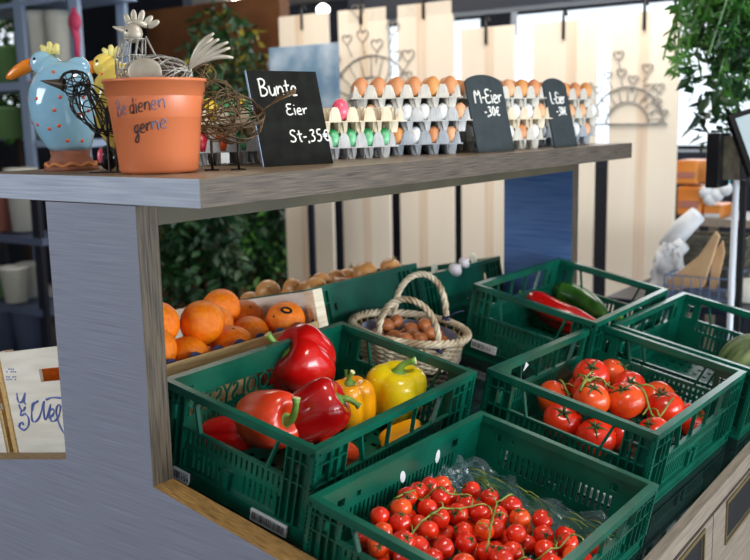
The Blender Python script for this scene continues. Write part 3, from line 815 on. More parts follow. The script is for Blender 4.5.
wp(MB().box(W0, W1, YA, YB, 0.001, .011), 'bottom', PINEW)
for x0, x1 in ((W0 + .010, W0 + .034), (W1 - .033, W1 - .009)):
    wp(MB().box(x0, x1, YB - .030, YB - .009, .012, HC + .002), 'corner_post', PINEW)
    wp(MB().box(x0, x1, YA + .009, YA + .030, .012, HC + .002), 'corner_post', PINEW)
wp(MB().box(W1 - .012, W1 + .002, YB - .035, YB + .002, HC - .14, HC + .003), 'corner_post', PINEW)
wp(MB().box(W0 + .008, W0 + .022, YA - .004, YA, .0, HC), 'end_batten', PINEY)
b = MB()
for x in [W0 + .03 + i * .0]: pass
# blue card liner with a wavy top edge
n = 60; top = []
for i in range(n + 1):
    y = YA + .035 + (YB - YA - .07) * i / n; top.append((y, HC - .076 + .008 * math.sin(i * .85)))
b.prism([(y, z) for y, z in top] + [(top[-1][0], .03), (top[0][0], .03)], W1 - .0145, W1 - .012, lambda x, y, z: Vector((y, x, z)))
o = wp(b, 'card_liner', BLUEC); o['label'] = 'dark blue wavy card liner'
# blue drawing on the end: strokes traced at crate-face scale
Mi = ML.inverted()
def facept(px, py):
    # intersect with the crate's end face plane y = YA
    p = hit(px, py, 1, YA - .001); q = Mi @ p; return Vector((q.x, YA - .001, q.z))
def z4(pts): return [(a / 4.67, 340 + b_ / 4.67) for a, b_ in pts]
strokes = [[(78, 248), (82, 275), (90, 292), (104, 285), (116, 248), (112, 288), (120, 300)], [(88, 300), (96, 322), (108, 330), (118, 312)], [(100, 330), (96, 352), (118, 345), (134, 368), (132, 400), (112, 420), (94, 408), (92, 392), (104, 384), (110, 398)], [(84, 402), (96, 412)],
           [(172, 290), (154, 296), (148, 330), (150, 372), (162, 382), (182, 362), (196, 322), (206, 286), (204, 330), (212, 372), (226, 340), (236, 300)],
           [(150, 330), (158, 300), (178, 284)], [(222, 362), (244, 352), (252, 330), (240, 322), (230, 344), (240, 378), (262, 372), (276, 346), (282, 310), (270, 304), (262, 334), (272, 380), (288, 418), (300, 436)], [(216, 278), (246, 268), (300, 272)]]
b = MB()
for s in strokes:
    q = [facept(x, y) for x, y in z4(s)]
    nq = []
    for i in range(len(q) - 1):
        p0 = q[max(i - 1, 0)]; p1 = q[i]; p2 = q[i + 1]; p3 = q[min(i + 2, len(q) - 1)]
        for k in range(5):
            t_ = k / 5; nq.append(.5 * (2 * p1 + (p2 - p0) * t_ + (2 * p0 - 5 * p1 + 4 * p2 - p3) * t_ * t_ + (3 * p1 - p0 - 3 * p2 + p3) * t_ ** 3))
    q = nq + [q[-1]]; m_ = len(q)
    b.tube(q, [.0013 + .0014 * abs(math.sin(i * .35 + m_)) for i in range(m_)], 5)
o = wp(b, 'handwriting', INKB); o['label'] = 'blue hand-drawn writing'
b = MB()
for r_ in range(4):
    y0 = 134 + r_ * 12 + (12 if r_ > 1 else 0)
    for k in range(5):
        if (k * 3 + r_) % 4 == 0: continue
        A = facept(*z4([(28 + k * 10, y0)])[0]); B = facept(*z4([(34 + k * 10, y0 + 5)])[0])
        b.box(A.x, B.x, YA - .0012, YA, B.z, A.z)
wp(b, 'stamp', INKB)

wc2 = copy_tree(wc, wc.matrix_world @ Matrix.Translation((-.495, 0, 0)), 'second pale wooden crate, cut off by the left edge of the picture')
orp = empty('orange')
MB().ell((0, 0, 0), (1, 1, .96), 32, 20).build('peel', ORA, orp, smooth=True)
MB().ell((0, 0, .955), (.07, .07, .02), 8, 5).build('stem_button', CALD, orp, smooth=True)
ro = .055
man = [(195, 321, .045), (221, 306, -.055), (226, 320, -.01), (250, 315, -.07), (280, 319, .045), (238, 335, .060), (190, 347, .062), (160, 345, .062), (158, 320, .0), (268, 330, -.02), (252, 330, .01)]
mo = []
for px, py, lx in man:
    A = Mi @ CAM; Bq = Mi @ at(px, py, 1.0); dd = Bq - A; p = A + dd * ((lx - A.x) / dd.x); mo.append([p.x, p.y, p.z, ro * random.Random(px).uniform(.92, 1.0), p.z - .012])
for it in range(80):
    for i in range(len(mo)):
        for j in range(i):
            p, q = mo[i], mo[j]; d = Vector((p[0] - q[0], p[1] - q[1], p[2] - q[2])); m = (p[3] + q[3]) * .97
            if d.length < m:
                d = d.normalized() * ((m - d.length) / 2)
                for k in range(3): p[k] += d[k]; q[k] -= d[k]
        p = mo[i]; p[0] = min(p[0], W1 - .017 - p[3]); p[1] = min(max(p[1], YA + .01 + p[3]), YB - .012 - p[3]); p[2] = max(min(p[2], p[4] + .004), .013 + p[3])
pO = [tuple(p[:4]) for p in mo]
stick0 = pO[4]
pO += pack(46, (W0 + .012, W1 - .016), (YA + .012, YB - .02), ro, h0=.0125, seed=12, hmax=.235, jr=.05, tries=90, fixed=pO)
pO += pack(8, (W0 + .012, -.10), (YA + .012, .42), ro, h0=.0125, seed=13, hmax=.295, jr=.05, tries=90, fixed=pO)
top = sorted(pO, key=lambda p: -p[2])
first = True
stick = stick0
for i, (x, y, z, r) in enumerate(pO):
    rn = random.Random(i + 90); d = Vector((rn.uniform(-1, 1), rn.uniform(-1, .6), rn.uniform(.1, 1)))
    M = ML @ Matrix.Translation((x, y, z)) @ zdir(d, rn.random() * 6) @ Matrix.Scale(r, 4)
    if (x, y, z, r) == stick:
        o = copy_tree(orp, M) if not first else orp
        if first: orp.matrix_world = M; first = False
        tag(o, 'orange with a small dark oval sticker near the far end of the wooden crate', 'orange', 'oranges in the wooden crate')
        dl = (M.to_3x3().inverted() @ (cdir(.12, .55, .8))).normalized()
        b = MB().ell((0, 0, 0), (.30, .20, .02), 20, 6); b.bm.transform(Matrix.Translation(dl * 1.0) @ zdir(dl, .6))
        sk_ = b.build('sticker', BLACK, o, smooth=True); sk_['label'] = 'dark oval fruit sticker'
        b = MB().ell((0, 0, 0), (.20, .10, .024), 20, 6); b.bm.transform(Matrix.Translation(dl * 1.004) @ zdir(dl, .6)); b.build('sticker_print', GORA, sk_, smooth=True)
        continue
    if first: o = orp; o.matrix_world = M; first = False
    else: o = copy_tree(orp, M)
    tag(o, 'round orange in the heap filling the pale wooden crate', 'orange', 'oranges in the wooden crate')

# --- onions
def onion(name, r, m, elong=1.0):
    t = empty(name)
    prof = [(0, -.82), (.35, -.80), (.72, -.60), (.95, -.25), (1, .05), (.92, .4), (.66, .72), (.34, .92), (.14, 1.08), (.07, 1.25), (.0, 1.27)]
    MB().lathe([(a * r, b_ * r * elong) for a, b_ in prof], 24).build('skin', m, t, smooth=True)
    b = MB()
    for k in range(4): b.tube([(0, 0, r * 1.15 * elong), (r * .08 * math.cos(k * 1.6), r * .08 * math.sin(k * 1.6), r * 1.35 * elong), (r * .2 * math.cos(k * 1.6), r * .2 * math.sin(k * 1.6), r * 1.5 * elong)], r * .035, 5)
    b.build('dry_tip', ONIROOT, t, smooth=True); return t
on = onion('onion', 1.0, ONI, .92)
xr = (-.332, -.018)
pOn = pack(100, xr, (.845, 1.375), .041, h0=.010, seed=21, hmax=.312, jr=.12, tries=50)
for i, (x, y, z, r) in enumerate(pOn):
    rn = random.Random(i + 300); d = Vector((rn.uniform(-1, 1), rn.uniform(-1, 1), rn.uniform(-.2, 1)))
    M = ML @ Matrix.Translation((x, y, z)) @ zdir(d, rn.random() * 6) @ Matrix.Scale(r * .93, 4)
    if i == 0: o = on; o.matrix_world = M
    else: o = copy_tree(on, M)
    tag(o, 'golden brown onion heaped in the tall green crate at the back', 'onion', 'onions in the back crate')
# garlic and leeks in the crate beyond
for i, (px, py, x) in enumerate(((455, 270, -.315), (464, 263, -.335), (540, 0, 0))):
    if i == 2: break
    P = hit(px, py, 0, x - .07)
    t = onion('garlic_bulb', .024 - .004 * i, GARL, .9); t.matrix_world = Matrix.Translation(P) @ zdir((.5, .4, .6))
    tag(t, ['white garlic bulb poking over the crate edge beside the shopping basket', 'smaller garlic bulb just behind the first one'][i], 'garlic')
for i, (px0, py0, px1, py1, r) in enumerate(((434, 264, 437, 292, .011), (473, 254, 478, 284, .012))):
    x = -.58
    A = hit(px0, py0, 0, x); B = hit(px1, py1, 0, x + .05)
    t = thing('leek', ['pale leek shaft standing up behind the basket handle', 'pale green leek tip standing further right in the same crate'][i], 'leek', B)
    b = MB(); b.tube([(0, 0, 0), (A - B) * .5, (A - B) * .92, (A - B)], [r, r, r * .95, r * .5], 12); b.build('shaft', LEEK, t, smooth=True)
    b = MB(); D = B - A; b.tube([(0, 0, 0), D.normalized() * .06, D.normalized() * .10], [r * 1.05, r * 1.2, r * .9], 12); b.build('root_end', LEEK, t, smooth=True)

# --- willow basket with shallots
bc = sp(411, 323, .125)
MBk = MR @ Matrix.Translation((bc.x, bc.y, .001)) @ Matrix.Rotation(math.radians(47), 4, 'Z') @ Matrix.Scale(.95, 4)
bk = thing('willow_basket', 'oval pale willow basket of shallots with two looped handles', 'basket', M=MBk)
BH = .112
def bell(a, z, off=0):
    q = z / BH; fx = .115 + .058 * q ** .7 + off; fy = .085 + .046 * q ** .7 + off
    return Vector((fx * math.cos(a), fy * math.sin(a), z))
b = MB(); b2 = MB()
ns = 30
for k in range(ns):
    a = 2 * PI * k / ns
    b2.tube([bell(a, z) for z in (0.002, .03, .06, .09, BH)], .0038, 6)
b2.build('stakes', WICKD, bk, smooth=True)
row = 0; z = .006
while z < BH - .014:
    pts = []
    for j in range(120):
        a = 2 * PI * j / 120; o_ = .0038 * (1 if row % 2 else -1) * math.cos(a * ns / 2)
        pts.append(bell(a, z + .0015 * math.sin(a * 5 + row), o_ * 1.3))
    b.tube(pts, .0048, 6, closed=True); z += .0078; row += 1
b.build('weave', WICK, bk, smooth=True)
b = MB()
for s in range(4):
    pts = []
    for j in range(160):
        a = 2 * PI * j / 160; tw = a * 13 + s * PI / 2
        pts.append(bell(a, BH, .004 + .008 * math.cos(tw)) + Vector((0, 0, .003 + .007 * math.sin(tw))))
    b.tube(pts, .0052, 6, closed=True)
b.build('braided_rim', WICK, bk, smooth=True)
MB().lathe([(0, .002), (1, .002), (1, .008), (0, .008)], 32, M=Matrix.Diagonal((.118, .088, 1, 1))).build('bottom', WICKD, bk)
b = MB(); b.lathe([(.86, BH - .008), (.84, BH - .03), (.80, .06), (.70, .016), (0, .014)], 40, M=Matrix.Diagonal((.173, .131, 1, 1)))
rn = random.Random(2)
for v in b.bm.verts: v.co += Vector((rn.uniform(-1, 1), rn.uniform(-1, 1), 0)) * .002
o = b.build('cloth_liner', LINEN, bk, smooth=True)
def rope_handle(A, B, top, name):
    A, B, top = Vector(A), Vector(B), Vector(top); b = MB(); c = (A + B) / 2; n = 70
    core = []
    for i in range(n):
        th = PI * i / (n - 1); core.append(c + (A - c) * math.cos(th) + (top - c) * (math.sin(th) ** .8))
    for s in range(3):
        pts = []
        for i, p in enumerate(core):
            t = core[min(i + 1, n - 1)] - core[max(i - 1, 0)]; t.normalize(); s1 = t.cross(Vector((.3, .9, .1))).normalized(); s2 = t.cross(s1)
            tw = i * .5 + s * 2 * PI / 3
            pts.append(p + (s1 * math.cos(tw) + s2 * math.sin(tw)) * .0052)
        b.tube(pts, .0052, 7)
    return b.build(name, WICK, bk, smooth=True)
Mb = MBk.inverted()
def bkp(px, py, d): return Mb @ at(px, py, d)
dk = (R @ (MBk @ Vector((0, 0, BH)) - CAM)).z
# far handle stands up, near handle leans forward
hA = bkp(394, 322, dk + .06); hB = bkp(446, 322, dk + .06); rope_handle(hA, hB, bkp(421, 274, dk + .05), 'handle')
hA = bkp(378, 337, dk - .07); hB = bkp(438, 352, dk - .09); rope_handle(hA, hB, bkp(411, 300, dk - .10), 'handle')
for (px, py, dd) in ((380, 336, -.07), (439, 350, -.09), (446, 318, .06)):
    b = MB(); c = bkp(px, py, dk + dd)
    for k in range(4):
        pts = [c + Vector((.011 * math.cos(a), .011 * math.sin(a), .003 * (k - 1.5) + .003 * math.sin(a * 2))) for a in [2 * PI * i / 14 for i in range(14)]]
        b.tube(pts, .0022, 5, closed=True)
    o = b.build('twine_binding', TWINE, bk, smooth=True); o['label'] = 'dark twine lashing on the handles'
b = MB(); c = bkp(446, 318, dk + .04); b.tube([c, c + (Mb.to_3x3() @ cdir(.03, .018, .02)), c + (Mb.to_3x3() @ cdir(.052, .022, .02))], [.003, .0022, .001], 5)
o = b.build('twine_end', TWINE, bk, smooth=True)
shal = onion('shallot', 1.0, SHAL, 1.35)
pS = pack(60, (-.135, .135), (-.10, .10), .026, h0=.02, seed=31, hmax=.135, jr=.12, tries=50, keep=lambda x, y: (x / .13) ** 2 + (y / .092) ** 2 < .75)
for i, (x, y, z, r) in enumerate(pS):
    rn = random.Random(i + 500); d = Vector((rn.uniform(-1, 1), rn.uniform(-1, 1), rn.uniform(-.3, .5)))
    M = MBk @ Matrix.Translation((x, y, z)) @ zdir(d, rn.random() * 6) @ Matrix.Scale(r * .86, 4)
    if i == 0: o = shal; o.matrix_world = M
    else: o = copy_tree(shal, M)
    tag(o, 'reddish brown shallot in the heap inside the willow basket', 'shallot', 'shallots in the willow basket')

# ------------------------------------------------------------------ handwriting
GL = {
 'B': [[(.1, 0), (.1, 1)], [(0, .95), (.35, 1.05), (.62, .85), (.45, .6), (.12, .52), (.5, .5), (.72, .28), (.5, .02), (.05, .0)]],
 'E': [[(.6, .95), (.2, .98), (.08, .7), (.3, .55), (.5, .55)], [(.3, .55), (.04, .4), (.08, .06), (.4, .0), (.66, .12)]],
 'M': [[(0, 0), (.06, 1), (.38, .45), (.68, 1), (.78, 0)]],
 'L': [[(.1, 1), (.08, .02), (.6, .03)]],
 'S': [[(.62, .86), (.4, 1), (.12, .86), (.16, .62), (.5, .45), (.6, .2), (.36, 0), (.04, .1)]],
 'u': [[(.05, .6), (.08, .12), (.3, .0), (.5, .2), (.52, .6), (.54, .0)]],
 'n': [[(.05, .6), (.07, 0), (.09, .4), (.34, .62), (.52, .45), (.55, 0)]],
 't': [[(.22, .95), (.22, .12), (.4, .0)], [(.0, .62), (.46, .64)]],
 'e': [[(.05, .3), (.5, .34), (.44, .58), (.2, .6), (.04, .3), (.16, .03), (.52, .06)]],
 'i': [[(.12, .6), (.14, 0)], [(.12, .84), (.14, .88)]],
 'r': [[(.06, .6), (.08, 0), (.1, .36), (.3, .6), (.46, .56)]],
 'd': [[(.5, 1), (.5, 0)], [(.5, .5), (.24, .6), (.04, .3), (.2, .0), (.5, .2)]],
 'g': [[(.5, .58), (.2, .6), (.04, .32), (.2, .06), (.48, .26), (.5, .6), (.5, -.4), (.24, -.55), (.04, -.34), (.4, .0)]],
 '-': [[(.05, .38), (.35, .4)]],
 ',': [[(.12, .06), (.1, -.14)]],
 '3': [[(.06, .9), (.4, 1), (.46, .74), (.2, .54), (.5, .4), (.42, .06), (.04, .02)]],
 '5': [[(.5, 1), (.14, .97), (.1, .58), (.42, .58), (.5, .26), (.3, .0), (.04, .06)]],
 '0': [[(.28, 1), (.06, .7), (.08, .2), (.3, 0), (.5, .3), (.48, .8), (.28, 1)]],
 '8': [[(.3, .54), (.08, .78), (.3, 1), (.5, .78), (.3, .54), (.06, .26), (.28, 0), (.52, .24), (.3, .54)]],
 '€': [[(.6, .86), (.34, .95), (.14, .6), (.14, .3), (.36, .02), (.6, .1)], [(0, .56), (.46, .58)], [(0, .4), (.42, .42)]],
}
ADV = {'B': .82, 'E': .76, 'M': .92, 'L': .72, 'S': .76, 'i': .3, 't': .52, ',': .26, '-': .44, 'r': .52, '€': .7}
def write(b, s, x, z, size, fn, r, sx=1.0):
    """fn maps (x,z) on the surface to a point"""
    for ch in s:
        for st in GL.get(ch, []):
            q = [Vector((x + a * size * sx, z + c * size, 0)) for a, c in st]
            if len(q) > 2:
                for _ in range(1):
                    nq = [q[0]]
                    for A, B in zip(q, q[1:]): nq += [A.lerp(B, .25), A.lerp(B, .75)]
                    q = nq + [q[-1]]
            b.tube([fn(p.x, p.y) for p in q], r, 6)
        x += ADV.get(ch, .66) * size * sx
    return x

# ------------------------------------------------------------------ things on the shelf
XR = Vector((.8125, .5826, 0)).normalized(); YR = Vector((-XR.y, XR.x, 0))
def frame(x, y, z=0, turn=0):
    return Matrix.Translation((x, y, z)) @ Matrix(((XR.x, YR.x, 0, 0), (XR.y, YR.y, 0, 0), (0, 0, 1, 0), (0, 0, 0, 1))) @ Matrix.Rotation(turn, 4, 'Z')

# egg trays
P = .0472
def tray_mesh(nx, ny, m, name='egg_tray'):
    res = 8; b = MB(); bm = b.bm; W = nx * P; D = ny * P; vs = []
    for j in range(ny * res + 1):
        row_ = []
        for i in range(nx * res + 1):
            x = i * P / res; y = j * P / res
            e = min(x, W - x, y, D - y) / P
            kx = round(x / P); ky = round(y / P)
            nx_ = min(max(kx * P, .2 * P), W - .2 * P); ny_ = min(max(ky * P, .2 * P), D - .2 * P)
            dn = math.hypot(x - nx_, y - ny_) / P
            cx_ = (math.floor(min(x, W - 1e-6) / P) + .5) * P; cy_ = (math.floor(min(y, D - 1e-6) / P) + .5) * P
            dc = (abs((x - cx_) / P) ** 2.6 + abs((y - cy_) / P) ** 2.6) ** (1 / 2.6)
            pk = max(0, min(1, (.49 - dn) / .27)); cp = max(0, min(1, (.49 - dc) / .17))
            z = .033 * pk if pk > 0 and dc > .3 else -.029 * cp
            if dc <= .44 and pk > 0: z = .033 * pk * max(0, (dc - .30) / .14) - .029 * cp * (1 - max(0, (dc - .30) / .14)) if dc > .3 else -.029 * cp
            if e < .02: z = 0
            row_.append(bm.verts.new((x, y, z)))
        vs.append(row_)
    for j in range(ny * res):
        for i in range(nx * res): bm.faces.new([vs[j][i], vs[j][i + 1], vs[j + 1][i + 1], vs[j + 1][i]])
    # outward lip
    b.box(-.004, W + .004, -.005, .001, -.0016, .0012); b.box(-.004, W + .004, D - .001, D + .005, -.0016, .0012)
    b.box(-.005, .001, -.004, D + .004, -.0016, .0012); b.box(W - .001, W + .005, -.004, D + .004, -.0016, .0012)
    o = b.build(name, m); 
    md = o.modifiers.new('solid', 'SOLIDIFY'); md.thickness = .0014
    return o
def egg(m):
    b = MB(); prof = []
    for i in range(15):
        a = PI * i / 14; z = -math.cos(a); r = math.sin(a) * (1 - .12 * z)
        prof.append((r * .0218 if 0 < i < 14 else 0, z * .0285 + .002))
    return b.lathe(prof, 20).build('egg', m, smooth=True)
EP = {}
def put_egg(m, M, label, group):
    if m.name not in EP: o = egg(m); EP[m.name] = o
    else: o = EP[m.name].copy(); col.objects.link(o)
    o.matrix_world = M; return tag(o, label, 'egg', group)
def stack(x, y, phi, nx, ny, tiers, where, z0=.0285, dz=.060, colours=None, rows=3):
    d = Vector((math.sin(phi), math.cos(phi), 0)); bk_ = Vector((-d.y, d.x, 0))
    M0 = Matrix(((d.x, bk_.x, 0, x), (d.y, bk_.y, 0, y), (0, 0, 1, 0), (0, 0, 0, 1)))
    lv = ['bottom', 'middle', 'top'] if len(tiers) == 3 else ['bottom', 'top']
    rn = random.Random(int(x * 100) + int(y * 10))
    for t, m in enumerate(tiers):
        key = (nx, ny, m.name)
        if key not in TR: o = tray_mesh(nx, ny, m); TR[key] = o
        else: o = TR[key].copy(); col.objects.link(o)
        jx = rn.uniform(-.003, .003) + (P / 2 if t % 2 else 0)
        o.matrix_world = M0 @ Matrix.Translation((jx, 0, z0 + t * dz))
        tag(o, '%s egg tray, %s of the stack %s' % (m['word'], lv[t], where), 'egg tray', 'moulded pulp egg trays')
        topt = t == len(tiers) - 1
        for j in range(rows if topt else 1):
            for i in range(nx):
                cm = colours(t, i, j, rn) if colours else None
                if cm is None: continue
                w = {'white': 'white', 'brown': 'brown', 'tan': 'light brown', 'green': 'green marbled', 'pink': 'pink', 'yellow': 'yellow', 'red': 'red', 'orange': 'orange', 'lilac': 'lilac'}[cm.name.split('_')[1]]
                M = M0 @ Matrix.Translation((jx + (i + .5) * P, (j + .5) * P, z0 + t * dz + (.025 if topt else .018))) @ Matrix.Scale(1 if topt else .92, 4) @ Matrix.Rotation(rn.uniform(-.08, .08), 4, 'X') @ Matrix.Rotation(rn.uniform(-.08, .08), 4, 'Y')
                put_egg(cm, M, '%s egg in the %s tray of the stack %s' % (w, lv[t], where), '%s eggs in the %s tray %s' % (w, lv[t], where))
TR = {}
PULPG['word'] = 'grey'; PULPB['word'] = 'beige'; PULPL['word'] = 'blue-grey'; PULPC['word'] = 'off-white'
def brownmix(t, i, j, rn):
    if t < 2 and rn.random() < .42: return EGGW
    return rn.choice(EGGB)
def browns(t, i, j, rn): return rn.choice(EGGB)
stack(-.325, .862, math.radians(50), 6, 5, (PULPL, PULPG, PULPC), 'between the two left signs', colours=brownmix)
stack(-.195, 1.225, math.radians(25), 6, 5, (PULPC, PULPB, PULPC), 'behind the M-Eier sign', colours=brownmix)
stack(-.20, 1.625, math.radians(25), 6, 5, (PULPL, PULPC, PULPC), 'behind the L-Eier sign', colours=brownmix)
def greens(t, i, j, rn):
    if t == 1: return EGGP if (j == 0 and i == 2) else None if j else None
    return EGGG
stack(-.294, .577, math.radians(26), 6, 2, (PULPG, PULPB), 'right of the Bunte Eier sign', colours=greens, dz=.062, rows=2)
MIX = [EGGG, EGGG, EGGY, EGGG, EGGG, EGGY]
def mix(t, i, j, rn):
    if t == 0: return [EGGL, EGGR, EGGR, EGGO, EGGG, EGGO][i]
    return MIX[(i + j) % 6]
stack(-.404, .246, math.radians(26), 6, 2, (PULPG, PULPB), 'behind the rusty wire hen', colours=mix, dz=.062, rows=2, z0=.030)

# signs
def sign(P0, phi, W, H, lean, m, arch, label, texts, lead=None):
    d = Vector((math.sin(phi), math.cos(phi), 0)); out = Vector((d.y, -d.x, 0))
    up = Vector((0, 0, 1)) * math.cos(lean) - out * math.sin(lean); nrm = d.cross(up)
    M = Matrix(((d.x, nrm.x, up.x, P0[0]), (d.y, nrm.y, up.y, P0[1]), (d.z, nrm.z, up.z, P0[2]), (0, 0, 0, 1)))
    t = thing('price_sign', label, 'sign', M=M)
    s = -1 if nrm.dot(out) > 0 else 1      # front side is +y if nrm points out
    fy = .0 if nrm.dot(out) > 0 else 0
    poly = [(0, 0), (W, 0), (W, H * (.9 if arch else 1))]
    if arch:
        for k in range(1, 12):
            a = k / 12; poly.append((W - W * a, H * .9 + H * .1 * math.sin(PI * a) ** .6))
    poly.append((0, H * (.9 if arch else 1)))
    b = MB(); b.prism(poly, -.004, 0) if s < 0 else b.prism(poly, 0, .004)
    b.build('board', m, t)
    b = MB(); f = .0006 * (-s)
    b.box(0, W, (-.03 if s < 0 else 0), (0 if s < 0 else .03), 0, .004) if False else None
    for (txt, x, z, size, r, sx) in texts:
        b = MB(); write(b, txt, x, z, size, lambda a, c: Vector((a, f, c)), r, sx)
        b.build('chalk_writing', CHALK, t, smooth=True)
    if not arch:
        MB().box(-.0012, .0, (-.0045 if s < 0 else 0), (0.0005 if s < 0 else .0045), 0, H).build('edge', RACK, t)
    return t
sign((-.175, .352, .0005), math.radians(16), .178, .208, math.radians(16), SLATE, False, 'rectangular black slate sign reading Bunte Eier St-,35€ in white chalk',
     [('Bunte', .022, .152, .037, .0021, .80), ('Eier', .080, .110, .025, .0018, 1.0), ('St-,35€', .076, .050, .027, .0020, .98)])
sign((-.085, 1.10, .0005), math.radians(4), .185, .215, math.radians(13), SLATE2, True, 'arched dark sign reading M-Eier -,30€ standing before the brown eggs',
     [('M-Eier', .030, .135, .040, .0026, .95), ('-,30€', .065, .100, .026, .0024, 1.1)])
sign((-.055, 1.515, .0005), math.radians(0), .165, .215, math.radians(13), SLATE2, True, 'arched dark sign reading L-Eier -,38€, furthest along the shelf',
     [('L-Eier', .032, .135, .036, .0026, .85), ('-,38€', .058, .100, .025, .0024, 1.05)])

# flower pot
PX, PY = -.245, .128
pot = thing('flower_pot', 'terracotta plastic flower pot with black handwriting Bedienen gerne', 'flower pot', (PX + .004, PY, 0)); pot.scale = (.98, .98, .955)
b = MB()
prof = [(.0, .006), (.066, .006), (.070, .002), (.074, .002), (.076, .008), (.0915, .150), (.0945, .152), (.0965, .178), (.0995, .178), (.0995, .184), (.0945, .184), (.0925, .150), (.074, .012), (0, .012)]
b.lathe(prof, 56)
for k in range(6):
    a = k * PI / 3 + .2; b.box(-.012, .012, -.004, .004, 0, .008, Matrix.Rotation(a, 4, 'Z') @ Matrix.Translation((0, .066, 0)))
b.build('pot_body', TERRA, pot, smooth=True)
view = math.atan2(CAM.y - PY, CAM.x - PX)      # side of the pot towards the visitor
def potpt(x, z):
    r = .0762 + (z - .008) / .142 * .0153; a = view + x / r
    return Vector(((r + .0006) * math.cos(a), (r + .0006) * math.sin(a), z))
slant = lambda x, z: potpt(x, z + (x + .07) * .18)
b = MB(); x = write(b, 'dien', -.052, .112, .030, slant, .0011, .62); b.build('handwriting', INKK, pot, smooth=True)
b = MB(); write(b, 'ger', -.045, .072, .030, slant, .0011, .62); b.build('handwriting', INKK, pot, smooth=True)
for (tx, x_, z_, r_, w_) in (('en', x, .112, .0012, .7), ('Be', -.084, .114, .0010, .62), ('ne', -.045 + .03 * .62 * (.66 + .66 + .52), .073, .0012, .8)):
    b = MB(); write(b, tx, x_, z_, .030, slant, r_, w_); o = b.build('handwriting', INKG, pot, smooth=True); o['label'] = 'faded part of the handwriting'

# wire animals
def wireball(b, c, r, n, w, rnd, M=None, seg=26):
    """tangle of wire loops lying on an ellipsoid"""
    c = Vector(c)
    for k in range(n):
        ax = Vector((rnd.uniform(-1, 1), rnd.uniform(-1, 1), rnd.uniform(-1, 1))).normalized(); off = rnd.uniform(-.75, .75)
        s1 = ax.orthogonal().normalized(); s2 = ax.cross(s1); rr = math.sqrt(1 - off * off); pts = []
        ph = rnd.random() * 6
        for i in range(seg):
            a = 2 * PI * i / seg; wob = 1 + .05 * math.sin(3 * a + ph)
            p = (s1 * math.cos(a) + s2 * math.sin(a)) * rr * wob + ax * off * (1 + .1 * math.sin(2 * a + ph))
            p = Vector((p.x * r[0], p.y * r[1], p.z * r[2]))
            pts.append((M @ p if M else p) + c)
        b.tube(pts, w, 5, closed=True)
def dots(hen, centre, r, n, seed, rad=.0044):
    rn = random.Random(seed); b = MB(); placed = []
    secs = r; k = 0; tries = 0
    while k < n and tries < 400:
        tries += 1
        z = rn.uniform(.06, .205); a = rn.uniform(-2.9, -.25)
        if any(abs(z - p[0]) < .022 and abs(a - p[1]) < .35 for p in placed): continue
        placed.append((z, a)); k += 1
        for A, B in zip(secs, secs[1:]):
            if A[2] <= z <= B[2]:
                q = (z - A[2]) / (B[2] - A[2]); cx = A[0] + (B[0] - A[0]) * q; rx = A[3] + (B[3] - A[3]) * q; ry = A[4] + (B[4] - A[4]) * q
                sl = (B[3] - A[3]) / (B[2] - A[2]); break
        p = Vector((cx + rx * math.cos(a), ry * math.sin(a), z)); nn = Vector((math.cos(a), math.sin(a) * rx / ry, -sl)).normalized()
        MM = Matrix.Translation(p) @ zdir(nn)
        b.lathe([(0, -.002), (rad, -.0012), (rad * .8, .0011), (0, .0014)], 10, M=MM)
    b.build('painted_dots', GDOT, hen, smooth=True)

